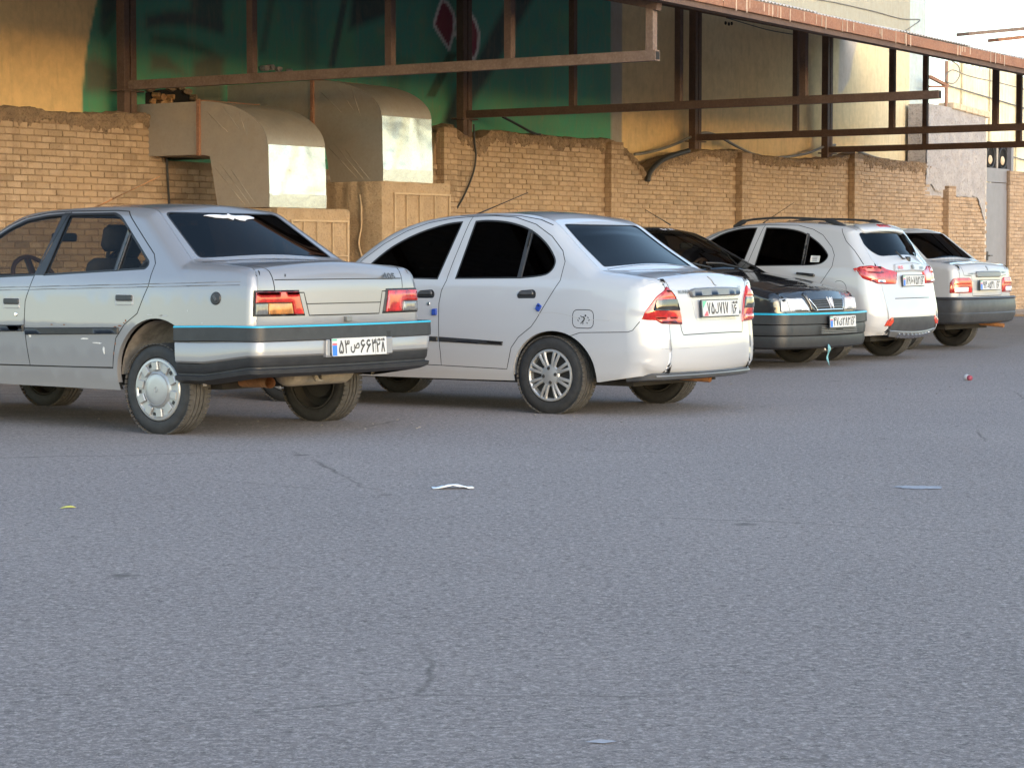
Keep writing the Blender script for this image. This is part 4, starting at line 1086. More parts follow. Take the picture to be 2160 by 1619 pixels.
# ------------------------------------------------------------------ wheels
_wheel_cache = {}
def tyre_parts(kind, R=.290, rim=.185, width=.185):
    key = (kind, R, rim, width)
    if key in _wheel_cache: return _wheel_cache[key]
    hw = width / 2; mb = MB(); sh = .030
    prof = [(-hw + .022, rim + .002), (-hw + .006, rim + .012), (-hw, rim + (R - rim) * .45), (-hw + .006, R - sh * .9), (-hw + .020, R - .006)]
    tr = MB(); g = [(-hw + .020, R - .006)]
    xs = np.linspace(-hw + .026, hw - .026, 5)
    for k in range(4):
        a, b = xs[k], xs[k + 1]; g += [(a + .004, R), (b - .004, R)]
        if k < 3: g += [(b - .0035, R - .011), (b + .0035, R - .011)]
    g += [(hw - .020, R - .006)]
    side1 = MB(); side1.lathe(prof, 56); side1.lathe([(-a, r) for a, r in prof][::-1], 56)
    tr.lathe(g, 56)
    # sipes across the shoulders
    for k in range(56):
        a = 2 * math.pi * (k + .5) / 56
        for sx in (-1, 1):
            Mx = Matrix.Rotation(-a, 4, 'Y') @ Matrix.Translation((R - .004, sx * (hw - .018), 0)); tr.box((-.002, -.017, -.012), (.0045, .017, .012), 0, Mx)
    parts = {'tyre': side1, 'tread': tr}
    rm = MB()
    if kind == 'cover':      # flat plastic cover with cooling slots round the edge, used on the silver car
        rm.lathe([(-hw + .012, rim + .004), (-hw + .004, rim - .002), (-hw + .002, rim - .016), (-hw + .010, rim - .022), (-hw + .012, .118), (-hw + .004, .108), (-hw, .100), (-hw - .004, .06), (-hw - .005, .001)], 64)
        for k in range(10):
            a = 2 * math.pi * k / 10
            Mx = Matrix.Rotation(-a, 4, 'Y') @ Matrix.Translation((0, -hw, 0)); rm.box((.120, -.004, -.026), (rim - .018, .010, .026), .004, Mx)
        parts['trim'] = rm
        sl = MB()
        for k in range(10):
            if k % 2: 
                a = 2 * math.pi * (k + .5) / 10
                Mx = Matrix.Rotation(-a, 4, 'Y') @ Matrix.Translation((0, -hw, 0)); sl.box((rim - .046, .007, -.011), (rim - .026, .0105, .011), 0, Mx)
        parts['slot'] = sl
        bd = MB(); bd.tube([(.012 * math.sin(a), -hw - .006, .016 * math.cos(a)) for a in np.linspace(0, 6.28, 13)], .002, 4, False)
        bd.lathe([(-hw - .0055, .104), (-hw - .0075, .101), (-hw - .0055, .098)], 48); parts['ring'] = bd
    elif kind == 'spoke':    # twin-spoke alloy on the white sedan
        rm.lathe([(-hw + .014, rim + .004), (-hw + .004, rim), (-hw + .002, rim - .010), (-hw + .010, rim - .018), (-hw + .05, rim - .022)], 64)
        for k in range(8):
            for dlt in (-.125, .125):
                a = 2 * math.pi * k / 8 + dlt
                Mx = Matrix.Rotation(-a, 4, 'Y'); V = []
                for (r_, wd, y_) in ((.060, .014, -hw + .012), (.105, .0125, -hw + .004), (.150, .0125, -hw + .004), (rim - .008, .017, -hw + .010)):
                    for dz, dy in ((-wd, .006), (-wd * .45, -.006), (wd * .45, -.006), (wd, .006)): V.append(tuple(Mx @ Vector((r_, y_ + dy, dz))))
                rm.add(V, [(i * 4 + j, i * 4 + j + 1, i * 4 + j + 5, i * 4 + j + 4) for i in range(3) for j in range(3)])
        rm.lathe([(-hw + .016, .078), (-hw + .006, .070), (-hw + .002, .05), (-hw - .002, .028), (-hw - .003, .001)], 40)
        parts['trim'] = rm
        bk = MB(); bk.lathe([(-hw + .045, rim - .012), (-hw + .05, .001)], 40); parts['slot'] = bk
        nb = MB()
        for k in range(4):
            a = 2 * math.pi * k / 4 + .5; nb.lathe([(-.009, .001), (-.009, .012), (0, .014)], 8, cx=.050 * math.cos(a), cz=.050 * math.sin(a), cy=-hw + .006)
        parts['ring'] = nb
    else:                    # plain dark steel wheel
        rm.lathe([(-hw + .012, rim + .004), (-hw + .006, rim - .004), (-hw + .035, rim - .016), (-hw + .045, .135), (-hw + .020, .11), (-hw + .022, .06), (-hw + .012, .04), (-hw + .012, .001)], 40); parts['trim'] = rm
    ib = MB(); ib.lathe([(hw - .012, rim + .004), (hw - .008, rim - .006), (.0, rim - .012), (-.02, .13), (.03, .12), (.03, .001)], 40); parts['inner_rim'] = ib
    out = {}
    mats = {'tyre': M['tyre'], 'tread': M['tread'], 'trim': M['rim'] if kind != 'steel' else M['rim_dark'], 'slot': M['rim_dark'], 'ring': M['hub'] if kind == 'cover' else M['rim_dark'], 'inner_rim': M['rim_dark']}
    for k, m_ in parts.items():
        me = D.meshes.new(k); me.from_pydata(m_.V, [], m_.F); me.materials.append(mats[k]); bm = bmesh.new(); bm.from_mesh(me); bmesh.ops.recalc_face_normals(bm, faces=bm.faces)
        for f in bm.faces: f.smooth = True
        for e in bm.edges:
            if len(e.link_faces) == 2 and e.calc_face_angle(0) > math.radians(32): e.smooth = False
        bm.to_mesh(me); bm.free(); out[k] = me
    _wheel_cache[key] = out; return out
PNAME = {'tread': 'tread', 'trim': 'wheel_cover', 'slot': 'wheel_back', 'ring': 'hub_detail', 'inner_rim': 'inner_rim'}
def wheel(car, x, y, kind, R=.29, rim=.185, width=.185, steer=0.0, spin=0.0):
    ms = tyre_parts(kind, R, rim, width); o = D.objects.new('wheel', ms['tyre']); link(o, car)
    o.location = (x, y, R - .008); o.rotation_euler = (0, spin, steer + (math.pi if y > 0 else 0))
    for k, me in ms.items():
        if k == 'tyre': continue
        c = D.objects.new(PNAME[k], me); link(c, o)
    return o
# ------------------------------------------------------------------ writing
_font = {}
def stroke_glyph(lines, w_=.13):
    V = []; Fg = []
    for ln in lines:
        pl = ribbon_poly(ln, w_); n = len(ln); b = len(V); V += pl; Fg += [(b + i, b + i + 1, b + 2 * n - 2 - i, b + 2 * n - 1 - i) for i in range(n - 1)]
    return np.array(V), Fg
def glyph(ch):
    if ch in _font: return _font[ch]
    if ch == '۸': _font[ch] = stroke_glyph([[(.04, 0), (.30, 1.0)], [(.62, 0), (.33, 1.0)]]); return _font[ch]
    if ch == '۶': _font[ch] = stroke_glyph([[(.52, .92), (.36, 1.0), (.18, .92), (.10, .74), (.20, .60), (.40, .56), (.62, .66)], [(.52, .60), (.30, .38), (.14, .18), (.08, 0)]]); return _font[ch]
    c = D.curves.new('glyph', 'FONT'); c.body = ch; c.resolution_u = 6; o = D.objects.new('glyph', c); COL.objects.link(o)
    dg = bpy.context.evaluated_depsgraph_get(); m_ = o.evaluated_get(dg).to_mesh()
    V = np.array([tuple(v.co)[:2] for v in m_.vertices]); Fg = [tuple(p.vertices) for p in m_.polygons]
    o.evaluated_get(dg).to_mesh_clear(); D.objects.remove(o); D.curves.remove(c); _font[ch] = (V, Fg); return V, Fg
def text_part(name, items, fmap, mat, parent, bold=.0022):
    """items: (char, x0, x1, z0, z1) boxes in the 2-D space that fmap turns into 3-D; a few shifted layers thicken the strokes"""
    V = []; Fz = []
    for ch, x0, x1, z0, z1 in items:
        G, Fg = glyph(ch)
        if not len(G): continue
        lo, hi = G.min(0), G.max(0); q = (G - lo) / (hi - lo + 1e-9)
        for k, (dx, dz) in enumerate(((0, 0), (bold, 0), (-bold, 0), (0, bold * .8), (0, -bold * .8)) if bold else ((0, 0),)):
            b = len(V); V += [fmap(x0 + dx + (x1 - x0) * a, z0 + dz + (z1 - z0) * c, .00012 * k) for a, c in q]; Fz += [tuple(i + b for i in f) for f in Fg]
    return mk(name, V, Fz, mat, parent)
def plate(car, origin, right, up, chars, province, style='blue', holder=True):
    """Iranian style plate: 52 x 11 cm, main number left of a divider, province code right"""
    o, r, u = Vector(origin), Vector(right).normalized(), Vector(up).normalized(); n = r.cross(u).normalized()
    f = lambda a, b, h=.0: tuple(o + r * a + u * b + n * h)
    Mx = Matrix(((r.x, u.x, n.x, o.x), (r.y, u.y, n.y, o.y), (r.z, u.z, n.z, o.z), (0, 0, 0, 1)))
    mb = MB(); mb.prism(round_poly([(-.26, -.055), (.26, -.055), (.26, .055), (-.26, .055)], .008, 3), Mx, .005); pl = mb.build('number_plate', M['plate_white'], car)
    if holder:
        mb = MB(); mb.prism([(-.267, -.063), (.267, -.063), (.267, .063), (-.267, .063)], Mx @ Matrix.Translation((0, 0, -.008)), .007); mb.build('plate_holder', M['rubber_grey'], pl)
    quad = lambda a0, a1, b0, b1, h=.0058: ([f(a0, b0, h), f(a1, b0, h), f(a1, b1, h), f(a0, b1, h)], [(0, 1, 2, 3)])
    if style == 'blue':
        mb = MB(); mb.add(*quad(-.257, -.214, -.052, .012)); mb.build('blue_band', M['plate_blue'], pl)
        mb = MB(); mb.add(*quad(-.257, -.214, .040, .052)); mb.build('green_band', M['f_green'], pl); mb = MB(); mb.add(*quad(-.257, -.214, .013, .025)); mb.build('red_band', M['f_red'], pl)
    else:
        mb = MB(); mb.add([f(-.258, .053, .0058), f(-.258, .0, .0058), f(-.20, .053, .0058)], [(0, 1, 2)]); mb.build('green_corner', M['f_green'], pl)
        mb = MB(); mb.add([f(-.250, -.053, .0058), f(-.185, -.053, .0058), f(-.20, -.012, .0058)], [(0, 1, 2)]); mb.build('red_corner', M['f_red'], pl)
    it = []; x = -.195; low = {'ص': (.082, -.038, .022), 'ل': (.048, -.036, .036), 'ی': (.062, -.036, .026), 'ط': (.06, -.026, .036), 'د': (.04, -.026, .024), 'ب': (.07, -.03, .02), 'ه': (.045, -.03, .02)}
    for ch in chars:
        if ch in low: wd, z0, z1 = low[ch]
        else: wd, z0, z1 = (.020 if ch == '۱' else .042), -.040, .042
        it.append((ch, x, x + wd, z0, z1)); x += wd + .0125
    x2 = .162
    for ch in province: wd = .014 if ch == '۱' else .034; it.append((ch, x2, x2 + wd, -.042, .022)); x2 += wd + .012
    for k, ch in enumerate('ایران'[::-1]): it.append((ch, .168 + k * .015, .168 + k * .015 + .012, .030, .044))
    text_part('plate_number', it, lambda a, b, h=0.0: f(a, b, .0062 + h), M['ink'], pl)
    mb = MB(); mb.add(*quad(.1500, .1525, -.05, .05, .006)); mb.build('plate_divider', M['ink'], pl); return pl
def flat_mapper(o, r, u):
    o, r, u = np.array(o, float), np.array(r, float), np.array(u, float); n = np.cross(r, u); n /= np.linalg.norm(n)
    def fn(P, off=0.0, sd=1):
        P = np.asarray(P, float).reshape(-1, 2); return o + P[:, :1] * r + P[:, 1:] * u + n * off, np.tile(n, (len(P), 1))
    return fn
# ------------------------------------------------------------------ common assembly
def interior(car, sh, x0, x1, zf, zbelt, wheel_x, wide, seats=True):
    mb = MB(); mb.box((x0, -wide, zf), (x1, wide, zf + .03)); mb.build('cabin_floor', M['cloth'], car)
    mb = MB(); V = [(wheel_x + .25, zbelt - .34), (wheel_x + .22, zbelt - .04), (wheel_x + .30, zbelt + .02), (x1 + .05, zbelt + .0), (x1 + .05, zbelt - .34)]
    mb.prism(V, Matrix(((1, 0, 0, 0), (0, 0, 1, -wide), (0, 1, 0, 0), (0, 0, 0, 1))), 2 * wide); mb.build('dashboard', M['cloth'], car)
    R_ = Matrix.Translation((wheel_x, .36, zbelt - .03)) @ Matrix.Rotation(math.radians(-62), 4, 'Y')
    mb = MB(); mb.tube([tuple(R_ @ Vector((.185 * math.cos(a), .185 * math.sin(a), 0))) for a in np.linspace(0, 2 * math.pi, 29)], .016, 7, False)
    mb.box((-.17, -.022, -.012), (.17, .022, .008), 0, R_); mb.box((-.02, -.17, -.012), (.02, .02, .008), 0, R_); mb.lathe([(0, 0.001), (.0, .06)], 12) if False else None
    mb.build('steering_wheel', M['brown'], car, True)
    if seats:
        for y in (.36, -.36):
            mb = MB(); xs = wheel_x - .52
            mb.box((xs - .10, y - .25, zf), (xs + .40, y + .25, zf + .26), .04)
            mb.box((-.06, y - .24, 0), (.06, y + .24, .58), .05, Matrix.Translation((xs - .10, 0, zf + .16)) @ Matrix.Rotation(math.radians(-17), 4, 'Y'))
            mb.box((-.05, y - .13, .62), (.04, y + .13, .80), .04, Matrix.Translation((xs - .10, 0, zf + .16)) @ Matrix.Rotation(math.radians(-14), 4, 'Y'))
            for dy in (-.05, .05): mb.box((-.01, y + dy - .008, .55), (.01, y + dy + .008, .66), 0, Matrix.Translation((xs - .10, 0, zf + .16)) @ Matrix.Rotation(math.radians(-14), 4, 'Y'))
            smooth_by_angle(mb.build('front_seat', M['seat'], car), 60)
        mb = MB(); mb.box((x0 + .10, -wide + .08, zf), (x0 + .60, wide - .08, zf + .28), .05); mb.box((-.07, -wide + .08, 0), (.07, wide - .08, .52), .05, Matrix.Translation((x0 + .14, 0, zf + .20)) @ Matrix.Rotation(math.radians(-20), 4, 'Y'))
        smooth_by_angle(mb.build('rear_seat', M['seat'], car), 60)
    mb = MB(); mb.box((-.03, -.11, -.03), (.01, .11, .03), .012, Matrix.Translation((wheel_x + .12, .0, zbelt + .27))); mb.build('interior_mirror', M['cloth'], car)
def wheel_well(car, x, R, zc, y_in, y_out, mat):
    n = 20; V = []; Fz = []
    for k in range(n + 1):
        a = math.radians(2 + 176 * k / n)
        for y in (y_in, y_out): V.append((x + R * math.cos(a), y, zc + R * math.sin(a)))
    for k in range(n): Fz.append((2 * k, 2 * k + 1, 2 * k + 3, 2 * k + 2))
    V.append((x, y_in, zc)); c = len(V) - 1
    for k in range(n): Fz.append((2 * k, 2 * k + 2, c))
    return mk('wheel_well', V, Fz, mat, car, True)
def arch_lip(car, sh, line, mat, sd, depth=.035):
    P, n = sh.smap(line, 0.0, sd); k = len(P); V = [tuple(p) for p in P] + [(p[0], p[1] - sd * depth, p[2]) for p in P]
    return mk('arch_lip', V, [(i, i + 1, k + i + 1, k + i) for i in range(k - 1)], mat, car, True)
def place_car(name, o, yaw, flip, label):
    a = math.radians(yaw); f = Vector((-math.cos(a), math.sin(a), 0)); f = -f if flip else f
    return empty(name, (o[0], o[1], 0), math.atan2(f.y, f.x), label, 'car', None)
# ------------------------------------------------------------------ body shapes, in metres from the rear axle (x forward, z up)
def mkW(zs, ws, tum, rt, rp, ft, fx=2.5):
    def W(x, z):
        x = np.asarray(x, float); z = np.asarray(z, float)
        b = np.where(z < zs[-1], np.interp(z, zs, ws), ws[-1] - tum * (z - zs[-1]))
        return b - rt * np.clip((rp - x) / .65, 0, 2) ** 1.6 - ft * np.clip((x - fx) / .9, 0, 2) ** 2
    return W
W405 = mkW([.2, .35, .5, .68, .85, .93, .99], [.79, .825, .842, .85, .842, .832, .815], .475, .045, -.15, .05)
WRUN = mkW([.15, .3, .45, .6, .75, .88, .95], [.77, .81, .826, .83, .826, .815, .80], .44, .05, -.2, .08, 2.2)
WHAT = mkW([.2, .35, .5, .7, .9, 1.0], [.78, .815, .83, .835, .825, .81], .40, .05, -.1, .08, 2.2)
WPRI = mkW([.2, .4, .6, .8, .95, 1.03], [.74, .775, .79, .785, .775, .76], .42, .04, -.2, .08, 2.1)
P405 = [(3.30, .24, 0, .06, .0), (3.34, .36, .04, .12, .10), (3.34, .56, .04, .12, .11), (3.31, .68, .03, .10, .09), (3.25, .735, .03, .08, .06), (3.0, .80, -1, .07, .035), (2.7, .87, -1, .07, .03), (2.25, .945, .05, .08, .03),
        (1.62, 1.318, -1, .08, .05), (1.45, 1.392, -1, .075, .04), (1.2, 1.415, -1, .07, .03), (.8, 1.428, -1, .07, .03), (.45, 1.425, -1, .07, .03), (.25, 1.405, .05, .08, .035),
        (-.20, 1.085, .03, .08, .04), (-.25, 1.068, .06, .06, .02), (-.68, 1.046, .1, .05, .03), (-.765, 1.025, .04, .045, .055), (-.795, .95, .04, .05, .06), (-.80, .70, .02, .05, .06), (-.78, .45, 0, .05, .04)]
L405 = [(-.76, .42), (-.42, .36), (.30, .265), (1.45, .268), (2.25, .27), (2.34, .26), (3.02, .25), (3.28, .235)]
PRUN = [(3.10, .20, 0, .08, .0), (3.20, .33, .05, .24, .08), (3.19, .55, .05, .24, .08), (3.10, .70, .08, .20, .06), (2.75, .84, -1, .14, .04), (2.35, .925, -1, .10, .03), (1.93, .985, .06, .09, .03),
        (1.66, 1.215, -1, .08, .04), (1.50, 1.305, -1, .075, .04), (1.28, 1.375, -1, .07, .03), (1.0, 1.41, -1, .065, .025), (.66, 1.423, -1, .06, .022), (.40, 1.415, -1, .06, .022), (.22, 1.388, -1, .065, .025), (.10, 1.345, .06, .08, .03),
        (-.10, 1.185, .2, .09, .04), (-.345, 1.015, .03, .08, .04), (-.42, .995, .08, .07, .02), (-.70, .965, .1, .10, .03), (-.79, .945, .03, .16, .05), (-.822, .86, .05, .20, .06), (-.832, .62, .10, .22, .06), (-.852, .45, .10, .22, .06), (-.835, .32, .06, .20, .05), (-.77, .285, 0, .17, .04)]
LRUN = [(-.70, .282), (-.40, .235), (.30, .225), (1.0, .222), (2.05, .22), (2.15, .22), (2.78, .21), (3.05, .20)]
PHAT = [(3.0, .22, 0, .08, 0), (3.06, .38, .05, .22, .08), (3.02, .62, .05, .22, .08), (2.9, .76, .08, .18, .05), (2.6, .88, -1, .12, .04), (2.25, .97, -1, .10, .03), (1.98, 1.02, .06, .09, .03),
        (1.62, 1.28, -1, .08, .04), (1.42, 1.375, -1, .075, .04), (1.15, 1.44, -1, .07, .03), (.85, 1.468, -1, .065, .025), (.5, 1.472, -1, .06, .02), (.1, 1.452, -1, .06, .02), (-.16, 1.42, .05, .07, .03), (-.26, 1.39, .02, .08, .04), (-.285, 1.36, .02, .10, .06),
        (-.46, 1.09, .08, .14, .08), (-.53, 1.02, .05, .16, .08), (-.572, .93, .05, .18, .07), (-.592, .80, .06, .19, .07), (-.625, .66, .10, .20, .07), (-.668, .48, .10, .21, .07), (-.655, .33, .06, .20, .06), (-.60, .28, 0, .16, .04)]
LHAT = [(-.54, .276), (-.46, .27), (.33, .235), (1.0, .23), (2.0, .23), (2.1, .23), (2.75, .22), (2.95, .215)]
PPRI = [(2.85, .25, 0, .08, 0), (2.9, .4, .05, .12, .06), (2.88, .62, .05, .12, .06), (2.8, .74, .06, .10, .05), (2.4, .86, -1, .08, .03), (1.9, .95, .06, .08, .03),
        (1.45, 1.30, -1, .08, .04), (1.22, 1.385, -1, .07, .03), (.9, 1.42, -1, .07, .03), (.5, 1.428, -1, .07, .03), (.24, 1.42, -1, .07, .03), (.11, 1.40, .05, .08, .035),
        (-.285, 1.065, .03, .08, .04), (-.34, 1.045, .06, .06, .02), (-.62, 1.02, .1, .07, .02), (-.71, .985, .06, .09, .04), (-.735, .90, .05, .10, .05), (-.74, .63, .03, .10, .05), (-.72, .42, 0, .10, .03)]
LPRI = [(-.68, .40), (-.36, .30), (.30, .26), (1.0, .25), (1.9, .25), (2.0, .25), (2.6, .24), (2.8, .25)]
# ------------------------------------------------------------------ assembling
def assemble(car, sh, paint, glass, rear_glass, screen, side_regions, side_gaps, rib_regions, rib_gaps, lining=True):
    sh.side_mesh(side_regions, side_gaps); sh.rib_mesh(rib_regions, rib_gaps)
    sh.emit('body', [sh.side_get(['body'], 1), sh.side_get(['body'], -1), sh.rib_get(['body'])], paint, car)
    sh.emit('panel_gap', [sh.side_get(['gap'], 1, -.003), sh.side_get(['gap'], -1, -.003), sh.rib_get(['gap'], -.003)], M['gap'], car)
    doors = {}
    for sd in (1, -1):
        for k in ('door_f', 'door_r'):
            g_ = sh.side_get([k], sd)
            if g_ is not None: doors[(k, sd)] = sh.emit('door', [g_], paint, car)
        sh_ = sh.side_get(['seal'], sd, -.001)
        sh.emit('window_seal', [sh_], M['seal'], car)
        pl_ = sh.side_get(['pillar'], sd, .001)
        if pl_ is not None: sh.emit('pillar_trim', [pl_], M['rubber'], car)
        for k in ('glass_f', 'glass_r', 'glass_q'):
            g_ = sh.side_get([k], sd, -.006)
            if g_ is not None: sh.emit('window', [g_], glass, car)
    for k, nm, mt in (('glass_rear', 'rear_window', rear_glass), ('glass_front', 'windscreen', screen)): 
        g_ = sh.rib_get([k], -.005)
        if g_ is not None: sh.emit(nm, [g_], mt, car)
    g_ = sh.rib_get(['seal'], -.001)
    if g_ is not None: sh.emit('window_seal', [g_], M['seal'], car)
    for k, nm in (('lid', 'boot_lid'), ('hood', 'bonnet'), ('gate', 'tailgate')):
        g_ = sh.rib_get([k])
        if g_ is not None: sh.emit(nm, [g_], paint, car)
    if lining:
        ks = ['body', 'door_f', 'door_r', 'pillar', 'gap', 'seal']
        sh.emit('cabin_lining', [sh.side_get(ks, 1, -.022), sh.side_get(ks, -1, -.022), sh.rib_get(['body', 'gap', 'seal', 'lid', 'hood', 'gate'], -.022)], M['cloth'], car)
    return doors
def arch_poly(cx, cz, rx, rz): return arc(cx, cz, rx, 205, -25, 36, rz) + [(cx + rx * .93, .02), (cx - rx * .93, .02)]
def thin(name, line, w_, mapper, mat, parent, off=.0015, sd=1): return patch(name, ribbon_poly(dens(line, .05, False), w_), mapper, mat, parent, off, off + .002, .05, sd, 0, 0)
def underbody(car, x0, x1, z, hw):
    mb = MB(); mb.box((x0, -hw, z), (x1, hw, z + .10)); mb.build('underbody', M['under'], car)
def axle(car, x, z, hw, mat):
    mb = MB(); mb.tube([(x, -hw, z), (x, hw, z)], .035, 8); mb.build('axle_beam', mat, car, True)
def antenna(car, a, b, mat, r=.0045):
    mb = MB(); a = Vector(a); b = Vector(b); mb.tube([a, a + (b - a) * .3], [r * 1.6, r * 1.3], 6); mb.tube([a + (b - a) * .3, b], [r, r * .6], 6); mb.lathe([(0, .001)], 3) if False else None
    mb.build('antenna', mat, car, True)
def mirrors(car, sh, x, z, paint):
    for sd in (1, -1):
        y = float(sh.w([(x, z)])[0])
        mb = MB(); mb.box((x - .05, min(sd * (y + .03), sd * (y + .22)), z - .055), (x + .06, max(sd * (y + .03), sd * (y + .22)), z + .065), .03); smooth_by_angle(mb.build('wing_mirror', paint, car), 60)
        mb = MB(); mb.box((x - .02, min(sd * (y - .02), sd * (y + .04)), z - .045), (x + .03, max(sd * (y - .02), sd * (y + .04)), z + .0), .008); mb.build('mirror_arm', M['rubber'], car)

def flap_handle(doors, key, sh, cx, cz, sd, paint):
    d = doors.get((key, sd)); mp = lambda P, off=0.0, s_=1: sh.smap(P, off, s_)
    if d is None: return
    rc = patch('handle_recess', round_poly([(cx - .082, cz - .036), (cx + .082, cz - .036), (cx + .084, cz + .034), (cx - .080, cz + .034)], .016), mp, M['p_dark_recess'], d, .0015, .003, .03, sd, 0, .001)
    patch('door_handle', round_poly([(cx - .074, cz - .006), (cx + .074, cz - .006), (cx + .076, cz + .030), (cx - .072, cz + .030)], .010), mp, M['rubber'], d, .010, .012, .03, sd, .002, .004)
    patch('handle_lip', round_poly([(cx - .074, cz - .032), (cx + .070, cz - .032), (cx + .074, cz - .008), (cx - .074, cz - .008)], .010), mp, paint, d, .004, .006, .03, sd, .002, .002)
M['p_dark_recess'] = simple('silver recess', (.34, .345, .355), .5)

# ================================================================== Peugeot-type saloon (used twice: tail-out silver, nose-out black)
def saloon405(car, paint, silver, shear=0.0, dz=0.0):
    T = lambda x, z: (x, z - shear * (2.67 - x) + dz)
    TP = lambda pl: [T(*p[:2]) for p in pl]
    prof = [(*T(p[0], p[1]), *p[2:]) for p in P405]; low = TP(L405)
    Wf = lambda x, z: W405(x, np.asarray(z) + shear * (2.67 - np.asarray(x)) - dz)
    sh = Shell(prof, low, Wf, 'saloon'); sh.top_end = {'rear': T(-.78, 1.0)[1], 'front': T(3.3, .70)[1]}
    rwin = TP([(.985, 1.388), (.56, 1.390), (.485, 1.368), (.094, 1.078), (.088, 1.05), (.11, 1.026), (1.035, .982)])
    fwin = TP([(1.035, 1.388), (1.20, 1.380), (1.385, 1.352), (1.52, 1.300), (1.66, 1.222), (1.88, 1.055), (1.90, .975), (1.868, .952), (1.105, .982)])
    rw = round_poly(rwin, [.012, .02, .05, .02, .02, .02, .012]); fw = round_poly(fwin, [.012, .03, .03, .03, .02, .03, .02, .02, .012])
    glr = inset(rw, .014); glf = inset(fw, .014)
    xs_ = T(.375, 1.0)
    split = [(.378, 1.6), (.378, .5)]
    q_ = [p for p in [(-.2, .5), (.352, .5), (.352, 1.6), (-.2, 1.6)]]; big = [(.388, .5), (2.2, .5), (2.2, 1.6), (.388, 1.6)]
    dr = TP([(.985, 1.402), (1.114, .987), (1.14, .913), (1.177, .815), (1.183, .644), (1.169, .548), (1.149, .397), (.373, .408), (.361, .467), (.329, .594), (.247, .682), (.135, .752), (.047, .927), (.037, 1.064), (.075, 1.123), (.168, 1.19), (.313, 1.296), (.445, 1.395), (.56, 1.402)])
    df = TP([(.985, 1.402), (1.20, 1.396), (1.40, 1.366), (1.545, 1.312), (1.70, 1.225), (1.95, 1.035), (2.02, .93), (2.04, .80), (2.03, .55), (1.97, .395), (1.149, .397), (1.169, .548), (1.183, .644), (1.177, .815), (1.14, .913), (1.114, .987)])
    pil = TP([(1.045, 1.392), (.972, 1.392), (1.022, .986), (1.118, .986)])
    ar = TP(arch_poly(-.03, .352, .368, .372)); af = TP(arch_poly(2.669, .335, .36, .365))
    # split the rear window pane in two with a divider bar
    lim = lambda pl, x0, x1: [p for p in dens(pl, .01) if x0 <= p[0] <= x1]
    gq = lim(glr, -1, .350); gr = lim(glr, .386, 3)
    regs = [('hole', ar), ('hole', af), ('glass_q', gq), ('glass_r', gr), ('glass_f', glf), ('pillar', pil), ('seal', rw), ('seal', fw), ('door_r', dr), ('door_f', df)]
    gaps = [(dens(dr + [dr[0]], .04, False), .0065), (dens(df + [df[0]], .04, False), .0065)]
    S = lambda x, z: sh.s_at(*T(x, z))
    s0, s1 = S(.25, 1.405) + .03, S(-.20, 1.085) - .018; f0, f1 = S(2.25, .945) + .05, S(1.45, 1.392) + .01
    rg = round_poly([(s0, .515), (s1, .628), (s1, -.628), (s0, -.515)], .05); fg = round_poly([(f0, .70), (f1, .545), (f1, -.545), (f0, -.70)], .05)
    dk0, dk1, dz1 = S(-.235, 1.07), S(-.775, 1.02), S(-.80, .897); dz2 = S(-.80, .752)
    lid = [(dk0, .655), (dk1 - .05, .63), (dk1, .615), (dz1, .605), (dz1 + .001, .372), (dz2, .332), (dz2, -.332), (dz1 + .001, -.372), (dz1, -.605), (dk1, -.615), (dk1 - .05, -.63), (dk0, -.655)]
    h0, h1 = S(3.27, .72), S(2.27, .945); hood = [(h0, .66), (h1, .72), (h1, -.72), (h0, -.66)]
    zc1, zc2 = S(-.795, .952), S(-.80, .823)
    rr = [('glass_rear', inset(rg, .014)), ('seal', rg), ('glass_front', inset(fg, .014)), ('seal', fg), ('lid', lid), ('hood', hood)]
    rgaps = [(dens(lid + [lid[0]], .04, False), .0075), ([(zc1, .60), (zc1, -.60)], .006), ([(zc2, .35), (zc2, -.35)], .006), (dens(hood + [hood[0]], .05, False), .006)]
    clear = M['g_clear'] if silver else M['g_tint']
    doors = assemble(car, sh, paint, clear, M['g_black'] if silver else M['g_tint'], M['g_screen'], regs, gaps, rr, rgaps)
    mp = lambda P, off=0.0, sd=1: sh.smap(P, off, sd)
    for sd in (1, -1):
        # divider bar of the rear side window
        bar = patch('window_bar', [T(.348, 1.262), T(.386, 1.290), T(.384, 1.016), T(.350, 1.017)], mp, M['rubber_grey'], car, .002, .008, .04, sd, 0, .002)
        for y, k in ((0, 0),):
            arch_lip(car, sh, [p for p in ar if p[1] > .30], paint, sd); arch_lip(car, sh, [p for p in af if p[1] > .29], paint, sd)
        wheel_well(car, -.03, .362, T(-.03, .352)[1], sd * .50, sd * .795, M['liner']); wheel_well(car, 2.669, .36, T(2.669, .335)[1], sd * .50, sd * .79, M['under'])
        z0 = T(.3, .642)[1]
        for d_, a, b in ((('door_r', sd), .300, 1.172), (('door_f', sd), 1.190, 2.02)):
            if d_ in doors: patch('rubbing_strip', [T(a, .622), T(b, .600), T(b, .646), T(a, .664)], mp, M['rubber'], doors[d_], .012, .016, .06, sd, 0, .005)
        flap_handle(doors, 'door_r', sh, *T(.252, .836), sd, paint); flap_handle(doors, 'door_f', sh, *T(1.308, .803), sd, paint)
        if ('door_f', sd) in doors: patch('door_lock', arc(*T(1.262, .731), .013, 0, 330, 11), mp, M['chrome'], doors[('door_f', sd)], .006, .008, .01, sd, .002, .002)
        for off_ in (-.009, .009): thin('belt_shade_line', [T(1.95, .882 + off_), T(-.70, .946 + off_)], .0045, mp, M['crease'] if silver else M['rubber'], car, .001, sd)  # thin strips painting the crease's shade line, no fold in the panel
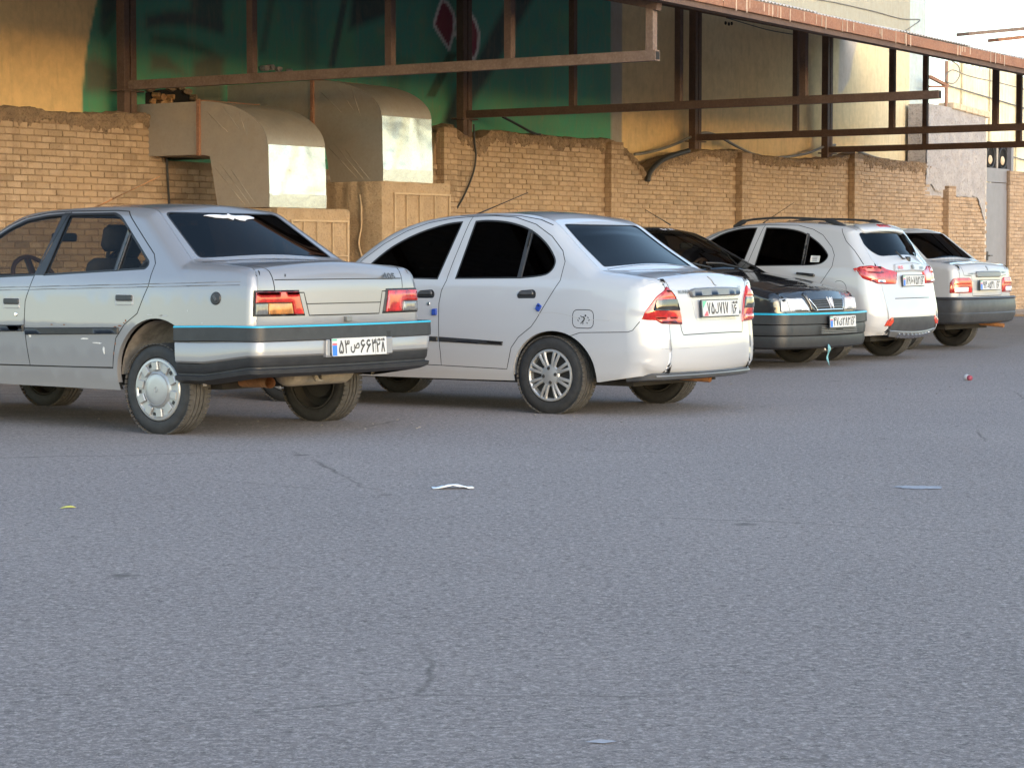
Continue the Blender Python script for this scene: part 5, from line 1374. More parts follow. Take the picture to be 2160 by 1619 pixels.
    if silver:
        fc = patch('fuel_cap', arc(*T(-.524, .853), .040, 0, 350, 24), mp, M['rubber'], car, .008, .012, .02, 1, .004, .005)
        patch('key_slot', ribbon_poly([T(-.535, .838), T(-.512, .870)], .016), mp, M['rubber_grey'], fc, .014, .006, .02, 1, 0, .002)
    # sill and underside
    for sd in (1, -1):
        thin('sill_seam', [T(1.96, .392), T(.37, .405)], .008, mp, M['gap'], car, .001, sd)
    underbody(car, -.36, 3.1, T(1.2, .28)[1], .60); axle(car, 0, .30, .66, M['under']); axle(car, 2.669, .27, .62, M['under'])
    interior(car, sh, .35, 2.05, .38, T(1.4, .97)[1], 1.62, .70)
    mb = MB(); mb.box((-.45, -.60, T(0, .93)[1]), (.32, .60, T(0, .95)[1])); mb.build('parcel_shelf', M['cloth'], car)
    mirrors(car, sh, 1.80, T(1.8, 1.02)[1], paint)
    return sh, T, doors, S
# ------------------------------------------------------------------ 1: silver saloon
car = place_car('parked_car', (-1.725, 15.109), 37.0, False, 'scuffed silver sedan nearest the camera with black tinted rear window and raised tail'); SILVER = car
sh, T, doors, S = saloon405(car, M['p_silver'], True)
em = sh.end_map('rear')
for sd in (1, -1):
    back = patch('tail_light', [(.030, .745), (-.385, .743), (-.328, .901), (.030, .903)], em, M['seal'], car, .004, .012, .03, sd, 0, .003)
    if sd > 0:
        patch('red_lens', [(.016, .828), (-.2725, .828), (-.292, .754), (-.368, .754), (-.320, .892), (.016, .893)], em, M['l_red'], back, .013, .010, .03, sd, .002, .003)
        patch('amber_lens', [(-.085, .756), (-.283, .756), (-.268, .823), (-.085, .823)], em, M['l_amber'], back, .013, .010, .03, sd, .002, .003)
        patch('reversing_lens', [(.016, .756), (-.080, .756), (-.080, .823), (.016, .823)], em, M['l_smoke'], back, .013, .010, .03, sd, .002, .003)
    else:
        patch('red_lens', [(.016, .823), (-.150, .823), (-.165, .754), (-.350, .754), (-.308, .890), (.016, .892)], em, M['l_red'], back, .013, .010, .03, sd, .002, .003)
        patch('reversing_lens', [(.016, .756), (-.158, .756), (-.146, .818), (.016, .818)], em, M['l_smoke'], back, .013, .010, .03, sd, .002, .003)
# rear bumper: black rubber band with a turquoise lip, painted band, black valance
pp = plan_path(-.225, .868, -.875, .075, .062, 8, .035)
bz = lambda x, y, z: z + .018 * (x + .87) * -1.0 * 0 - .022 * max(0, (x + .60)) 
bp = sweep('rear_bumper', pp, [(-.05, .688), (.012, .690), (.022, .682), (.024, .600), (.014, .594), (-.02, .592)], M['rubber'], car, zf=bz)
sweep('turquoise_lip', pp, [(.010, .6915), (.0235, .6875), (.0250, .6800), (.012, .683)], M['turq'], bp, zf=bz)
sweep('painted_band', pp, [(-.02, .594), (.008, .596), (.012, .588), (.008, .512), (-.004, .500), (-.03, .50)], M['p_silver'], bp, zf=lambda x, y, z: z - .045 * max(0, min(1, (x + .80) / .35)) * (1 if z < .55 else .3))
val = sweep('valance', pp, [(-.03, .502), (.002, .500), (-.004, .455), (-.016, .440), (-.016, .432), (.012, .425), (.006, .400), (-.05, .378), (-.10, .372)], M['rubber'], bp, zf=lambda x, y, z: z - .050 * max(0, min(1, (x + .80) / .35)))
mpb = flat_mapper((-.955, 0, 0), (0, -1, 0), (0, 0, 1))
plx = -.9515
mb = MB(); mb.box((-.952, -.33, .585), (-.905, .29, .648), .012); mb.build('plate_recess', M['seal'], bp)
mb = MB(); mb.box((-.958, .262, .492), (-.90, .30, .597), .006); mb.box((-.958, -.335, .492), (-.90, -.262, .597), .006); mb.box((-.953, -.30, .488), (-.90, .30, .498), .002); mb.build('plate_surround', M['p_silver'], bp)
plate(car, (-.962, 0, .547), (0, -1, 0), (.04, 0, 1), '۵۳ص۶۶۳', '۲۸', 'blue', False)
# badges and marks on the lid
def on_lid(y, z, items, mat, name, off=.004, w=1.0):
    pass
fm = lambda a, b: tuple(em(np.array([[-(float(sh.e[-30]) - abs(a)), b]]), .005, -1 if a < 0 else 1)[0][0])
def lidmap(sh, emap, off):
    """(y, z) on the rear face"""
    ar = lambda z: None
    def fn(P, o=0.0, sd=1):
        P = np.asarray(P, float).reshape(-1, 2); out = []; nn = []
        idx = np.where((sh.S[:, 0] < 0) & (sh.S[:, 1] < sh.top_end['rear']))[0]; oo = np.argsort(sh.S[idx, 1]); zz = sh.S[idx, 1][oo]; A = sh.arc[idx][oo]
        return sh.rmap(np.stack([np.interp(P[:, 1], zz, A), P[:, 0]], 1), o + off)
    return fn
lm = lidmap(sh, em, 0.0)
def word(name, txt, y0, z0, h, wch, mat, lmap, parent, off=.004, slant=0.0):
    it = []; x = 0.0
    for ch in txt: it.append((ch, x, x + wch * .86, 0, h)); x += wch
    return text_part(name, it, lambda a, b, h=0.0: tuple(lmap(np.array([[y0 - a - slant * b, z0 + b]]), off + h)[0][0]), mat, parent, .0012)
word('badge_405', '405', -.395, .957, .030, .048, M['rubber_grey'], lm, car)
patch('badge_scar', [(.515, .978), (.508, .990), (.514, 1.0), (.505, 1.004), (.498, .990), (.506, .976)], lm, M['rubber_grey'], car, .002, .002, .01, 1, 0, 0)
patch('maker_emblem', round_poly([(.025, .703), (-.025, .703), (-.028, .732), (.028, .732)], .004), lm, M['badge'], car, .026, .028, .02, 1, 0, .003)
# winged emblem on the rear window
def gmap(sh, s_top, off=.0):
    def fn(P, o=0.0, sd=1): P = np.asarray(P, float).reshape(-1, 2); return sh.rmap(np.stack([s_top + P[:, 1], P[:, 0]], 1), o + off)
    return fn
gm = gmap(sh, S(.25, 1.405) + .035)
wl = [(.235, .062), (.20, .070), (.15, .088), (.09, .098), (.04, .096), (.02, .112), (.008, .118), (-.004, .104), (-.02, .100), (-.05, .118), (-.10, .124), (-.115, .112), (-.15, .100), (-.215, .088), (-.222, .074), (-.20, .062), (-.12, .064), (-.05, .068), (-.012, .064), (-.004, .046), (.012, .050), (.014, .062), (.06, .064), (.12, .058), (.18, .056)]
patch('winged_decal', wl, gm, M['decal'], car, .001, .003, .02, 1, 0, 0)
# exhaust, silencer and tow eye under the tail
mb = MB(); mb.tube([(-.35, .42, .33), (-.62, .50, .335), (-.735, .57, .335)], [.04, .036, .034], 12, False); mb.build('exhaust_tip', M['rust'], car, True)
mb = MB(); mb.lathe([(-.30, .001), (-.30, .075), (-.26, .09), (.26, .09), (.30, .075), (.30, .001)], 16, cx=-.50, cz=.375, cy=-.10); mb.build('silencer', M['heat'], car, True)
mb = MB(); mb.tube([(-.66, .10, .37), (-.69, .10, .33), (-.69, .04, .325), (-.66, .04, .37)], .012, 6); mb.build('tow_eye', M['heat'], car, True)
wheel(car, 0, .722, 'cover', .288, .193, .185, spin=.2); wheel(car, 0, -.722, 'cover', .288, .193, .185)
wheel(car, 2.669, .71, 'cover', .288, .193, .185); wheel(car, 2.669, -.71, 'cover', .288, .193, .185)
antenna(car, (1.66, -.2, 1.44), (.99, -.2, 1.651), M['rust'])
# scuffs and rust on the flank
mp = lambda P, off=0.0, sd=1: sh.smap(P, off, sd)
M['scuff'] = simple('scuffed primer', (.62, .61, .59), .8, var=.2, vscale=30); M['rustspot'] = simple('rust spot', (.20, .085, .045), .9, var=.3, vscale=40)
sc = MB(); 
def blot(cx, cz, rx, rz, n=9): return [(cx + rx * rnd.uniform(.4, 1.1) * math.cos(2 * math.pi * k / n), cz + rz * rnd.uniform(.4, 1.1) * math.sin(2 * math.pi * k / n)) for k in range(n)]
for cx, cz, rx, rz in ((1.10, .607, .035, .014), (1.13, .60, .02, .018), (.62, .585, .045, .006), (.50, .560, .05, .006), (.44, .52, .012, .03)): patch('scuff', blot(cx, cz, rx, rz), mp, M['scuff'], doors[('door_r', 1)], .0012, .002, .02, 1, 0, 0)
for cx, cz, rx, rz in ((.29, .672, .022, .008), (.33, .664, .018, .006), (.25, .692, .010, .006), (.235, .706, .008, .01), (.335, .56, .006, .012), (.352, .50, .005, .016), (.80, .671, .012, .005), (.92, .669, .016, .005)): patch('rust_spot', blot(cx, cz, rx, rz, 7), mp, M['rustspot'], car, .0012, .002, .02, 1, 0, 0)
for cx, cz, rx, rz in ((-.10, .742, .05, .006), (.02, .745, .03, .006), (-.42, .70, .012, .006), (-.30, .775, .006, .008)): patch('dirt_mark', blot(cx, cz, rx, rz, 8), mp, M['p_dark_recess'], car, .001, .002, .02, 1, 0, 0)

# ------------------------------------------------------------------ 2: black saloon, nose towards the camera
car = place_car('parked_car', (.434, 25.357), 36.95, True, 'dusty black sedan parked nose out between the two white cars'); BLACK = car
sh, T, doors, S = saloon405(car, M['p_black'], False, .018, 0.0)
em = sh.end_map('front')
for sd in (1, -1):
    hl = patch('headlight', round_poly([(.085, .560), (-.335, .556), (-.290, .676), (-.06, .694), (.050, .694)], [.015, .02, .03, .02, .015]), em, M['p_silver'], car, .006, .016, .03, sd, 0, .004)
    patch('headlight_lens', round_poly([(-.048, .570), (-.318, .566), (-.278, .668), (-.048, .684)], .012), em, M['l_clear'], hl, .014, .012, .03, sd, .012, .003)
    patch('indicator_lens', round_poly([(.074, .572), (-.036, .572), (-.036, .684), (.040, .682)], .012), em, M['l_smoke2'] if 'l_smoke2' in M else M['l_clear'], hl, .013, .010, .03, sd, .006, .003)
fmap_ = None
def nosemap(sh):
    idx = np.where((sh.S[:, 0] > 2.8) & (sh.S[:, 1] < .72))[0]; oo = np.argsort(sh.S[idx, 1]); zz = sh.S[idx, 1][oo]; A = sh.arc[idx][oo]
    def fn(P, o=0.0, sd=1): P = np.asarray(P, float).reshape(-1, 2); return sh.rmap(np.stack([np.interp(P[:, 1], zz, A), P[:, 0]], 1), o)
    return fn
nm = nosemap(sh)
pn = patch('nose_panel', round_poly([(-.33, .552), (.33, .552), (.385, .705), (-.385, .705)], .02), nm, M['p_black'], car, .012, .02, .04, 1, 0, .006)
gr = patch('grille', round_poly([(-.255, .572), (.255, .572), (.335, .655), (-.335, .655)], .02), nm, M['seal'], car, .016, .02, .04, 1, 0, .003)
for k in range(4): 
    z = .583 + .020 * k; hwid = .255 + (z - .572) * .9; patch('grille_slat', [(-hwid + .01, z - .005), (hwid - .01, z - .005), (hwid - .01, z + .005), (-hwid + .01, z + .005)], nm, M['rubber_grey'], gr, .024, .012, .05, 1, 0, .002)
for pl_ in ([(-.345, .660), (-.265, .565), (-.25, .566), (-.328, .660)], [(.345, .660), (.265, .565), (.25, .566), (.328, .660)], [(-.265, .560), (.265, .560), (.262, .569), (-.262, .569)]): patch('grille_trim', pl_, nm, M['chrome'], gr, .022, .012, .04, 1, 0, .002)
lion = [(.020, .655), (-.004, .662), (-.020, .652), (-.012, .644), (-.026, .638), (-.010, .632), (-.022, .622), (-.008, .616), (-.020, .604), (-.004, .600), (-.012, .588), (.004, .582), (.016, .594), (.008, .604), (.018, .612), (.010, .622), (.022, .634), (.012, .642)]
patch('lion_emblem', lion, nm, M['decal'], gr, .032, .010, .02, 1, 0, .001)
for sg in (1, -1): patch('emblem_frame', [(sg * .052, .662), (sg * .030, .574), (sg * .022, .574), (sg * .043, .662)], nm, M['decal'], gr, .030, .010, .03, 1, 0, .001)
pp = plan_path(3.02, .872, 3.40, .13, .125, 8, .015)
bp = sweep('front_bumper', pp, [(-.05, .548), (.030, .552), (.045, .540), (.048, .445), (.03, .436), (-.02, .434)], M['rubber'], car)
sweep('turquoise_lip', pp, [(.028, .5535), (.0450, .5480), (.0490, .535), (.03, .538)], M['turq'], bp)
sweep('lower_bumper', pp, [(-.02, .436), (.028, .434), (.034, .40), (.028, .335), (.012, .325), (-.02, .325)], M['rubber'], bp)
sweep('front_spoiler', pp, [(-.02, .326), (.020, .322), (.026, .27), (.010, .215), (-.04, .195), (-.08, .195)], M['rubber'], bp)
for k in range(5): mb = MB(); mb.box((3.545, -.36, .345 + .017 * k), (3.556, .36, .351 + .017 * k)); mb.build('intake_bar', M['garnish'], bp)
for sd in (1, -1):
    y = sd * .60
    mb = MB(); mb.lathe([(0, .001), (-.01, .052), (.02, .058), (.055, .060), (.06, .050), (.045, .046)], 20, cx=0, cz=0); fo = mb.build('fog_lamp', M['chrome'], car, True); fo.location = (3.43, y, .275); fo.rotation_euler = (0, 0, -math.pi / 2 + sd * -.10 + math.pi + (math.pi if False else 0))
plate(car, (3.592, 0.0, .460), (0, 1, 0), (-.04, 0, 1), '۴۷ی۲۸۲', '۱۶', 'blue')
for x, y in ((0, .722), (0, -.722)): wheel(car, x, y, 'steel')
for y in (.715, -.715): wheel(car, 2.669, y, 'steel', steer=.06)
antenna(car, (1.54, 0.0, 1.435), (1.22, 0.0, 1.60), M['cable'])
for y0 in (.30, -.25):
    mb = MB(); a = Vector((2.20, y0, T(2.2, 1.0)[1])); mb.tube([a, a + Vector((-.05, -.28, .045)), a + Vector((-.06, -.56, .05))], .010, 6); mb.build('wiper', M['rubber'], car, True)
gm = gmap(sh, S(1.45, 1.392)); 
it = []; x = 0
for ch in 'یازهرا'[::-1]: it.append((ch, x, x + .042, 0, .05)); x += .040
text_part('screen_decal', it, lambda a, b, h=0.0: tuple(gm(np.array([[-.13 + a, -.085 + b]]), .004 + h)[0][0]), M['decal'], car)
# turquoise ribbon tied under the bumper
V = []; Fz = []
for k in range(14):
    z = .235 - .0165 * k; w_ = .013 + .006 * math.sin(k * .8); tw = .5 * math.sin(k * .35)
    V += [(3.545 + .012 * math.sin(k * .6) - w_ * math.sin(tw), -.21 - w_ * math.cos(tw), z), (3.545 + .012 * math.sin(k * .6) + w_ * math.sin(tw), -.21 + w_ * math.cos(tw), z)]
M['ribbon'] = simple('turquoise cloth', (.14, .32, .36), .85, var=.2, vscale=30)
rb_ = mk('cloth_ribbon', V, [(2 * i, 2 * i + 1, 2 * i + 3, 2 * i + 2) for i in range(13)], M['ribbon'], None, True)
rb_.matrix_world = Matrix.Translation(car.location) @ Matrix.Rotation(car.rotation_euler.z, 4, 'Z'); md = rb_.modifiers.new('t', 'SOLIDIFY'); md.thickness = .004
tag(rb_, 'turquoise cloth ribbon hanging from the black sedan front bumper to the ground', 'ribbon')

# ================================================================== 3: white saloon in the middle
car = place_car('parked_car', (.724, 17.005), 34.5, False, 'clean white rounded sedan with dark tinted windows beside the silver sedan'); RUN = car
paint = M['p_white']
sh = Shell(PRUN, LRUN, WRUN, 'white'); sh.top_end = {'rear': .94, 'front': .70}
dr = [(.815, 1.397), (.62, 1.401), (.43, 1.388), (.238, 1.337), (.077, 1.251), (-.045, 1.147), (-.087, 1.073), (-.084, .941), (-.008, .829), (.102, .666), (.146, .612), (.256, .536), (.319, .46), (.345, .375), (.366, .307), (.944, .318), (.945, .408), (.955, .522), (.956, .766), (.939, .859), (.902, .935), (.883, 1.065), (.841, 1.286)]
df = [(.815, 1.397), (.841, 1.286), (.883, 1.065), (.902, .935), (.939, .859), (.956, .766), (.955, .522), (.945, .408), (.944, .318), (1.90, .33), (1.96, .5), (1.95, .72), (1.86, .93), (1.72, 1.085), (1.56, 1.20), (1.38, 1.295), (1.20, 1.355), (1.0, 1.386)]
fw = catmull([(.885, 1.364), (.98, 1.356), (1.078, 1.338), (1.252, 1.288), (1.425, 1.212), (1.545, 1.134), (1.66, 1.03), (1.70, .968)], 4) + [(1.66, .950), (.983, .940)]
rw = catmull([(.775, 1.366), (.661, 1.372), (.469, 1.356), (.272, 1.302), (.109, 1.206), (.006, 1.103), (-.010, 1.043), (.019, .993), (.085, .968), (.255, .951)], 5) + [(.83, .944)]
fw = [tuple(p) for p in fw]; rw = [tuple(p) for p in rw]
ar = arch_poly(-.035, .268, .346, .318); af = arch_poly(2.446, .268, .345, .318)
glr = inset(rw, .012); lim = lambda pl, x0, x1: [p for p in dens(pl, .01) if x0 <= p[0] <= x1]
fuel = round_poly([(-.203, .737), (-.372, .737), (-.372, .608), (-.203, .612)], .045, 6)
regs = [('hole', ar), ('hole', af), ('glass_q', lim(glr, -1, .248)), ('glass_r', lim(glr, .284, 3)), ('glass_f', inset(fw, .012)), ('seal', rw), ('seal', fw), ('door_r', dr), ('door_f', df)]
seam = [(-.150, .545), (-.193, .556), (-.264, .578), (-.64, .588), (-.672, .60), (-.715, .66)]
gaps = [(dens(dr + [dr[0]], .04, False), .0055), (dens(df + [df[0]], .04, False), .0055), (dens(fuel + [fuel[0]], .03, False), .0055), (dens(seam, .04, False), .005), ([(.95, 1.405), (.66, 1.408), (.40, 1.398), (.22, 1.370), (.11, 1.330)], .005)]
S = lambda x, z: sh.s_at(x, z)
s0, s1 = S(.10, 1.345) + .012, S(-.345, 1.015) - .012; f0, f1 = S(1.93, .985) + .05, S(1.28, 1.375)
rg = round_poly([(s0, .50), (s0 + .2, .545), (s1, .615), (s1, -.615), (s0 + .2, -.545), (s0, -.50)], [.04, .2, .03, .03, .2, .04]); fg = round_poly([(f0, .66), (f1, .55), (f1, -.55), (f0, -.66)], .05)
k0, k1, k2, k3 = S(-.36, 1.008), S(-.75, .955), S(-.82, .88), S(-.838, .572)
lid = [(k0, .62), (k1 - .06, .62), (k1, .575), (k2, .54), (S(-.82, .80), .50), (S(-.815, .70), .455), (k3 - .03, .435), (k3, .42), (k3, -.42), (k3 - .03, -.435), (S(-.815, .70), -.455), (S(-.82, .80), -.50), (k2, -.54), (k1, -.575), (k1 - .06, -.62), (k0, -.62)]
lid = [(a, math.copysign(min(abs(y), float(np.interp(a, sh.arc, sh.e)) - .014), y)) for a, y in dens(lid, .02)]
doors = assemble(car, sh, paint, M['g_black'], M['g_tint'], M['g_tint'], regs, gaps, [('glass_rear', inset(rg, .010)), ('seal', rg), ('glass_front', inset(fg, .012)), ('seal', fg), ('lid', lid)], [(dens(lid + [lid[0]], .04, False), .0065)])
mp = lambda P, off=0.0, sd=1: sh.smap(P, off, sd)
for sd in (1, -1):
    patch('window_bar', [(.252, 1.296), (.288, 1.306), (.288, .952), (.250, .953)], mp, M['rubber'], car, .002, .008, .04, sd, 0, .002)
    arch_lip(car, sh, [p for p in ar if p[1] > .24], paint, sd); arch_lip(car, sh, [p for p in af if p[1] > .24], paint, sd)
    wheel_well(car, -.035, .335, .268, sd * .50, sd * .785, M['under']); wheel_well(car, 2.446, .335, .268, sd * .50, sd * .785, M['under'])
    for key, hx, hz in (('door_r', .194, .841), ('door_f', 1.082, .834)):
        d = doors[(key, sd)]
        patch('handle_recess', round_poly([(hx - .080, hz - .028), (hx + .072, hz - .030), (hx + .080, hz - .004), (hx + .055, hz + .026), (hx - .062, hz + .034), (hx - .084, hz + .012)], .02), mp, M['seal'], d, .002, .004, .03, sd, 0, .002)
        patch('door_handle', round_poly([(hx - .066, hz - .006), (hx + .074, hz - .008), (hx + .055, hz + .020), (hx - .058, hz + .027)], .012), mp, M['rubber_grey'], d, .014, .016, .03, sd, .004, .006)
    patch('door_lock', arc(1.049, .765, .014, 0, 330, 11), mp, M['chrome'], doors[('door_f', sd)], .006, .008, .01, sd, .002, .002)
    patch('door_guard', round_poly([(1.013, .680), (.972, .682), (.972, .730), (1.013, .728)], .006), mp, M['blue_pad'], doors[('door_f', sd)], .014, .016, .02, sd, 0, .004)
    patch('door_guard', round_poly([(.108, .738), (.080, .718), (.055, .758), (.086, .780)], .006), mp, M['blue_pad'], doors[('door_r', sd)], .014, .016, .02, sd, 0, .004)
    patch('rubbing_strip', [(.945, .492), (.394, .476), (.388, .503), (.950, .527)], mp, M['rubber'], doors[('door_r', sd)], .011, .014, .06, sd, 0, .005); patch('rubbing_strip', [(.965, .492), (1.70, .505), (1.70, .536), (.965, .527)], mp, M['rubber'], doors[('door_f', sd)], .011, .014, .06, sd, 0, .005)
    patch('arch_shade_line', ribbon_poly(catmull([(.10, .70), (.0, .715), (-.12, .705), (-.30, .672), (-.50, .665)], 5), .004), mp, M['p_dark_recess'], car, .0008, .002, .05, sd, 0, 0)  # arch line: crease shade painted as a thin grey strip
# falling-man mark on the fuel flap, drawn as loose ink strokes
strokes = [[(-.292, .690), (-.300, .676), (-.294, .662), (-.284, .655)], [(-.300, .685), (-.280, .688), (-.268, .695)], [(-.284, .655), (-.276, .648), (-.270, .640)], [(-.284, .655), (-.290, .645), (-.286, .638)], [(-.325, .688), (-.332, .680)], [(-.340, .672), (-.335, .660)], [(-.318, .650), (-.326, .642)], [(-.255, .682), (-.262, .672)], [(-.246, .668), (-.252, .656)]]
for i, st_ in enumerate(strokes): patch('ink_mark', ribbon_poly(st_, .010 if i == 0 else .006), mp, M['seal'], car, .001, .002, .02, 1, 0, 0)
patch('ink_mark', arc(-.308, .697, .007, 0, 330, 9), mp, M['seal'], car, .001, .002, .01, 1, 0, 0)
em = sh.end_map('rear')
TLo = catmull([(-.010, .898), (.060, .862), (.117, .827), (.191, .742), (.240, .672)], 4) + [(.130, .668), (.085, .645)] + catmull([(-.128, .634), (-.118, .73), (-.086, .817), (-.047, .861), (-.010, .898)], 3)[:-1]
TLo = [tuple(p) for p in TLo]
for sd in (1, -1):
    tl = patch('tail_light', TLo, em, M['l_red'], car, .010, .018, .02, sd, .006, .004)
    patch('smoked_lens', round_poly([(.118, .812), (-.082, .812), (-.110, .733), (.148, .735)], .008), em, M['l_dark'], tl, .0185, .006, .02, sd, .003, .002)
    patch('upper_lens', [(.100, .822), (.02, .876), (-.03, .868), (-.075, .822)], em, M['l_orange'], tl, .0168, .004, .02, sd, .004, .001)
    patch('lower_lens', [(.118, .668), (.085, .652), (-.118, .642), (-.112, .688), (.14, .690)], em, M['l_orange'], tl, .0168, .004, .02, sd, .004, .001)
lm = lidmap(sh, em, 0.0)
gb = patch('boot_garnish', round_poly([(.330, .818), (.345, .858), (.30, .872), (-.345, .872), (-.37, .84), (-.355, .824)], .014), lm, M['garnish'], car, .026, .030, .03, 1, .004, .008)
mb = None
patch('plate_panel', round_poly([(.32, .815), (-.37, .815), (-.33, .655), (.27, .655)], .03), lm, paint, car, .002, .003, .04, 1, 0, .002)
plate(car, (-.905, -.02, .742), (0, -1, 0), (.09, 0, 1), '۷۵ل۷۱۷', '۱۶', 'flag')
word('badge_left', 'RUNNA', .455, .845, .022, .026, M['badge'], lm, car); word('badge_right', 'LX', -.385, .862, .028, .026, M['badge'], lm, car)
patch('horse_emblem', [(.045, .935), (.020, .918), (.012, .895), (-.010, .884), (-.03, .884), (-.004, .892), (.006, .915), (.032, .932)], lm, M['badge'], car, .004, .004, .02, 1, 0, .001); patch('small_badge', [(-.37, .718), (-.40, .715), (-.41, .70), (-.385, .690), (-.372, .70)], lm, M['seal'], car, .004, .004, .02, 1, 0, .001)
# bumper detail: painted shade line of the crease, lower trim, exhaust
thin('bumper_shade_line', [(.35, .475), (.1, .472), (-.1, .470), (-.5, .470)], .004, em, M['p_dark_recess'], car, .001, 1)
pp = plan_path(-.60, .765, -.838, .21, .055, 10, .01)
sweep('lower_trim', pp, [(-.10, .300), (-.022, .302), (-.016, .292), (-.022, .258), (-.05, .248), (-.12, .25)], M['rubber_grey'], car, zf=lambda x, y, z: z - .02 * max(0, min(1, (x + .78) / .3)))
sweep('trim_grey_strip', pp[14:-14], [(-.03, .286), (-.010, .285), (-.008, .278), (-.03, .271)], M['garnish'], car)  # lighter grey strip along the lower trim
mb = MB(); mb.tube([(-.50, -.06, .25), (-.80, -.06, .238)], .030, 12, False); mb.build('exhaust_tip', M['rust'], car, True)
underbody(car, -.55, 2.9, .20, .58); axle(car, 0, .27, .64, M['under']); interior(car, sh, .2, 1.85, .36, .94, 1.45, .66); mirrors(car, sh, 1.66, 1.0, paint)
for x in (0, 2.446):
    for y in (.722, -.722): wheel(car, x, y, 'spoke', .280, .182, .185, spin=.35)
antenna(car, (1.22, 0, 1.42), (.732, 0, 1.584), M['cable'], .004)
M['pinkbox'] = simple('pink tissue box', (.45, .10, .07), .8); mb = MB(); mb.box((.42, -.42, .90), (.62, -.30, .965), .006); mb.build('tissue_box', M['pinkbox'], car)

# ================================================================== 4: white hatchback with roof rails
car = place_car('parked_car', (3.76, 25.304), 35.2, False, 'white hatchback with black roof rails right of the black sedan'); HAT = car
paint = M['p_white2']
sh = Shell(PHAT, LHAT, WHAT, 'hatch'); sh.top_end = {'rear': 1.36, 'front': .70}
dr = [(.80, 1.448), (.391, 1.440), (.20, 1.395), (.071, 1.334), (-.065, 1.203), (-.111, 1.12), (-.108, 1.0), (-.012, .859), (.16, .64), (.28, .50), (.33, .32), (.96, .32), (.965, .80), (.94, .95), (.86, 1.25)]
df = [(.80, 1.448), (.86, 1.25), (.94, .95), (.965, .80), (.96, .32), (1.95, .33), (2.0, .6), (1.96, .92), (1.72, 1.14), (1.50, 1.29), (1.30, 1.385), (1.05, 1.435)]
fw = [tuple(p) for p in catmull([(.884, 1.420), (1.072, 1.412), (1.27, 1.368), (1.41, 1.303), (1.62, 1.165), (1.74, 1.06)], 4)] + [(1.70, 1.035), (.975, 1.02)]
rw = [tuple(p) for p in catmull([(.775, 1.420), (.519, 1.408), (.306, 1.364), (.106, 1.257), (-.022, 1.145), (-.034, 1.085), (.031, 1.028), (.157, 1.010)], 5)] + [(.83, 1.0)]
ar = arch_poly(0, .28, .35, .33); af = arch_poly(2.41, .28, .345, .33); glr = inset(rw, .012)
regs = [('hole', ar), ('hole', af), ('glass_q', lim(glr, -1, .232)), ('glass_r', lim(glr, .262, 3)), ('glass_f', inset(fw, .012)), ('seal', rw), ('seal', fw), ('door_r', dr), ('door_f', df)]
hs = [(-.132, 1.401), (-.165, 1.345), (-.215, 1.27), (-.325, 1.17), (-.40, 1.08), (-.45, 1.02)]
gaps = [(dens(dr + [dr[0]], .04, False), .006), (dens(df + [df[0]], .04, False), .006), (dens(hs, .04, False), .006), (arc(-.20, .765, .085, 60, 300, 20), .005)]
S = lambda x, z: sh.s_at(x, z)
s0, s1 = S(-.285, 1.36) + .012, S(-.46, 1.09) + .01; f0, f1 = S(1.98, 1.02) + .05, S(1.15, 1.44)
rg = round_poly([(s0, .56), (s0 + .10, .60), (s0 + .22, .56), (s1, .44), (s1, -.44), (s0 + .22, -.56), (s0 + .10, -.60), (s0, -.56)], [.05, .05, .08, .12, .12, .08, .05, .05]); fg = round_poly([(f0, .66), (f1, .55), (f1, -.55), (f0, -.66)], .05)
doors = assemble(car, sh, paint, M['g_black'], M['g_tint'], M['g_tint'], regs, gaps, [('glass_rear', inset(rg, .008)), ('seal', rg), ('glass_front', inset(fg, .012)), ('seal', fg)], [([(S(-.64, .645), .42), (S(-.64, .645), -.42)], .008)])
mp = lambda P, off=0.0, sd=1: sh.smap(P, off, sd); em = sh.end_map('rear')
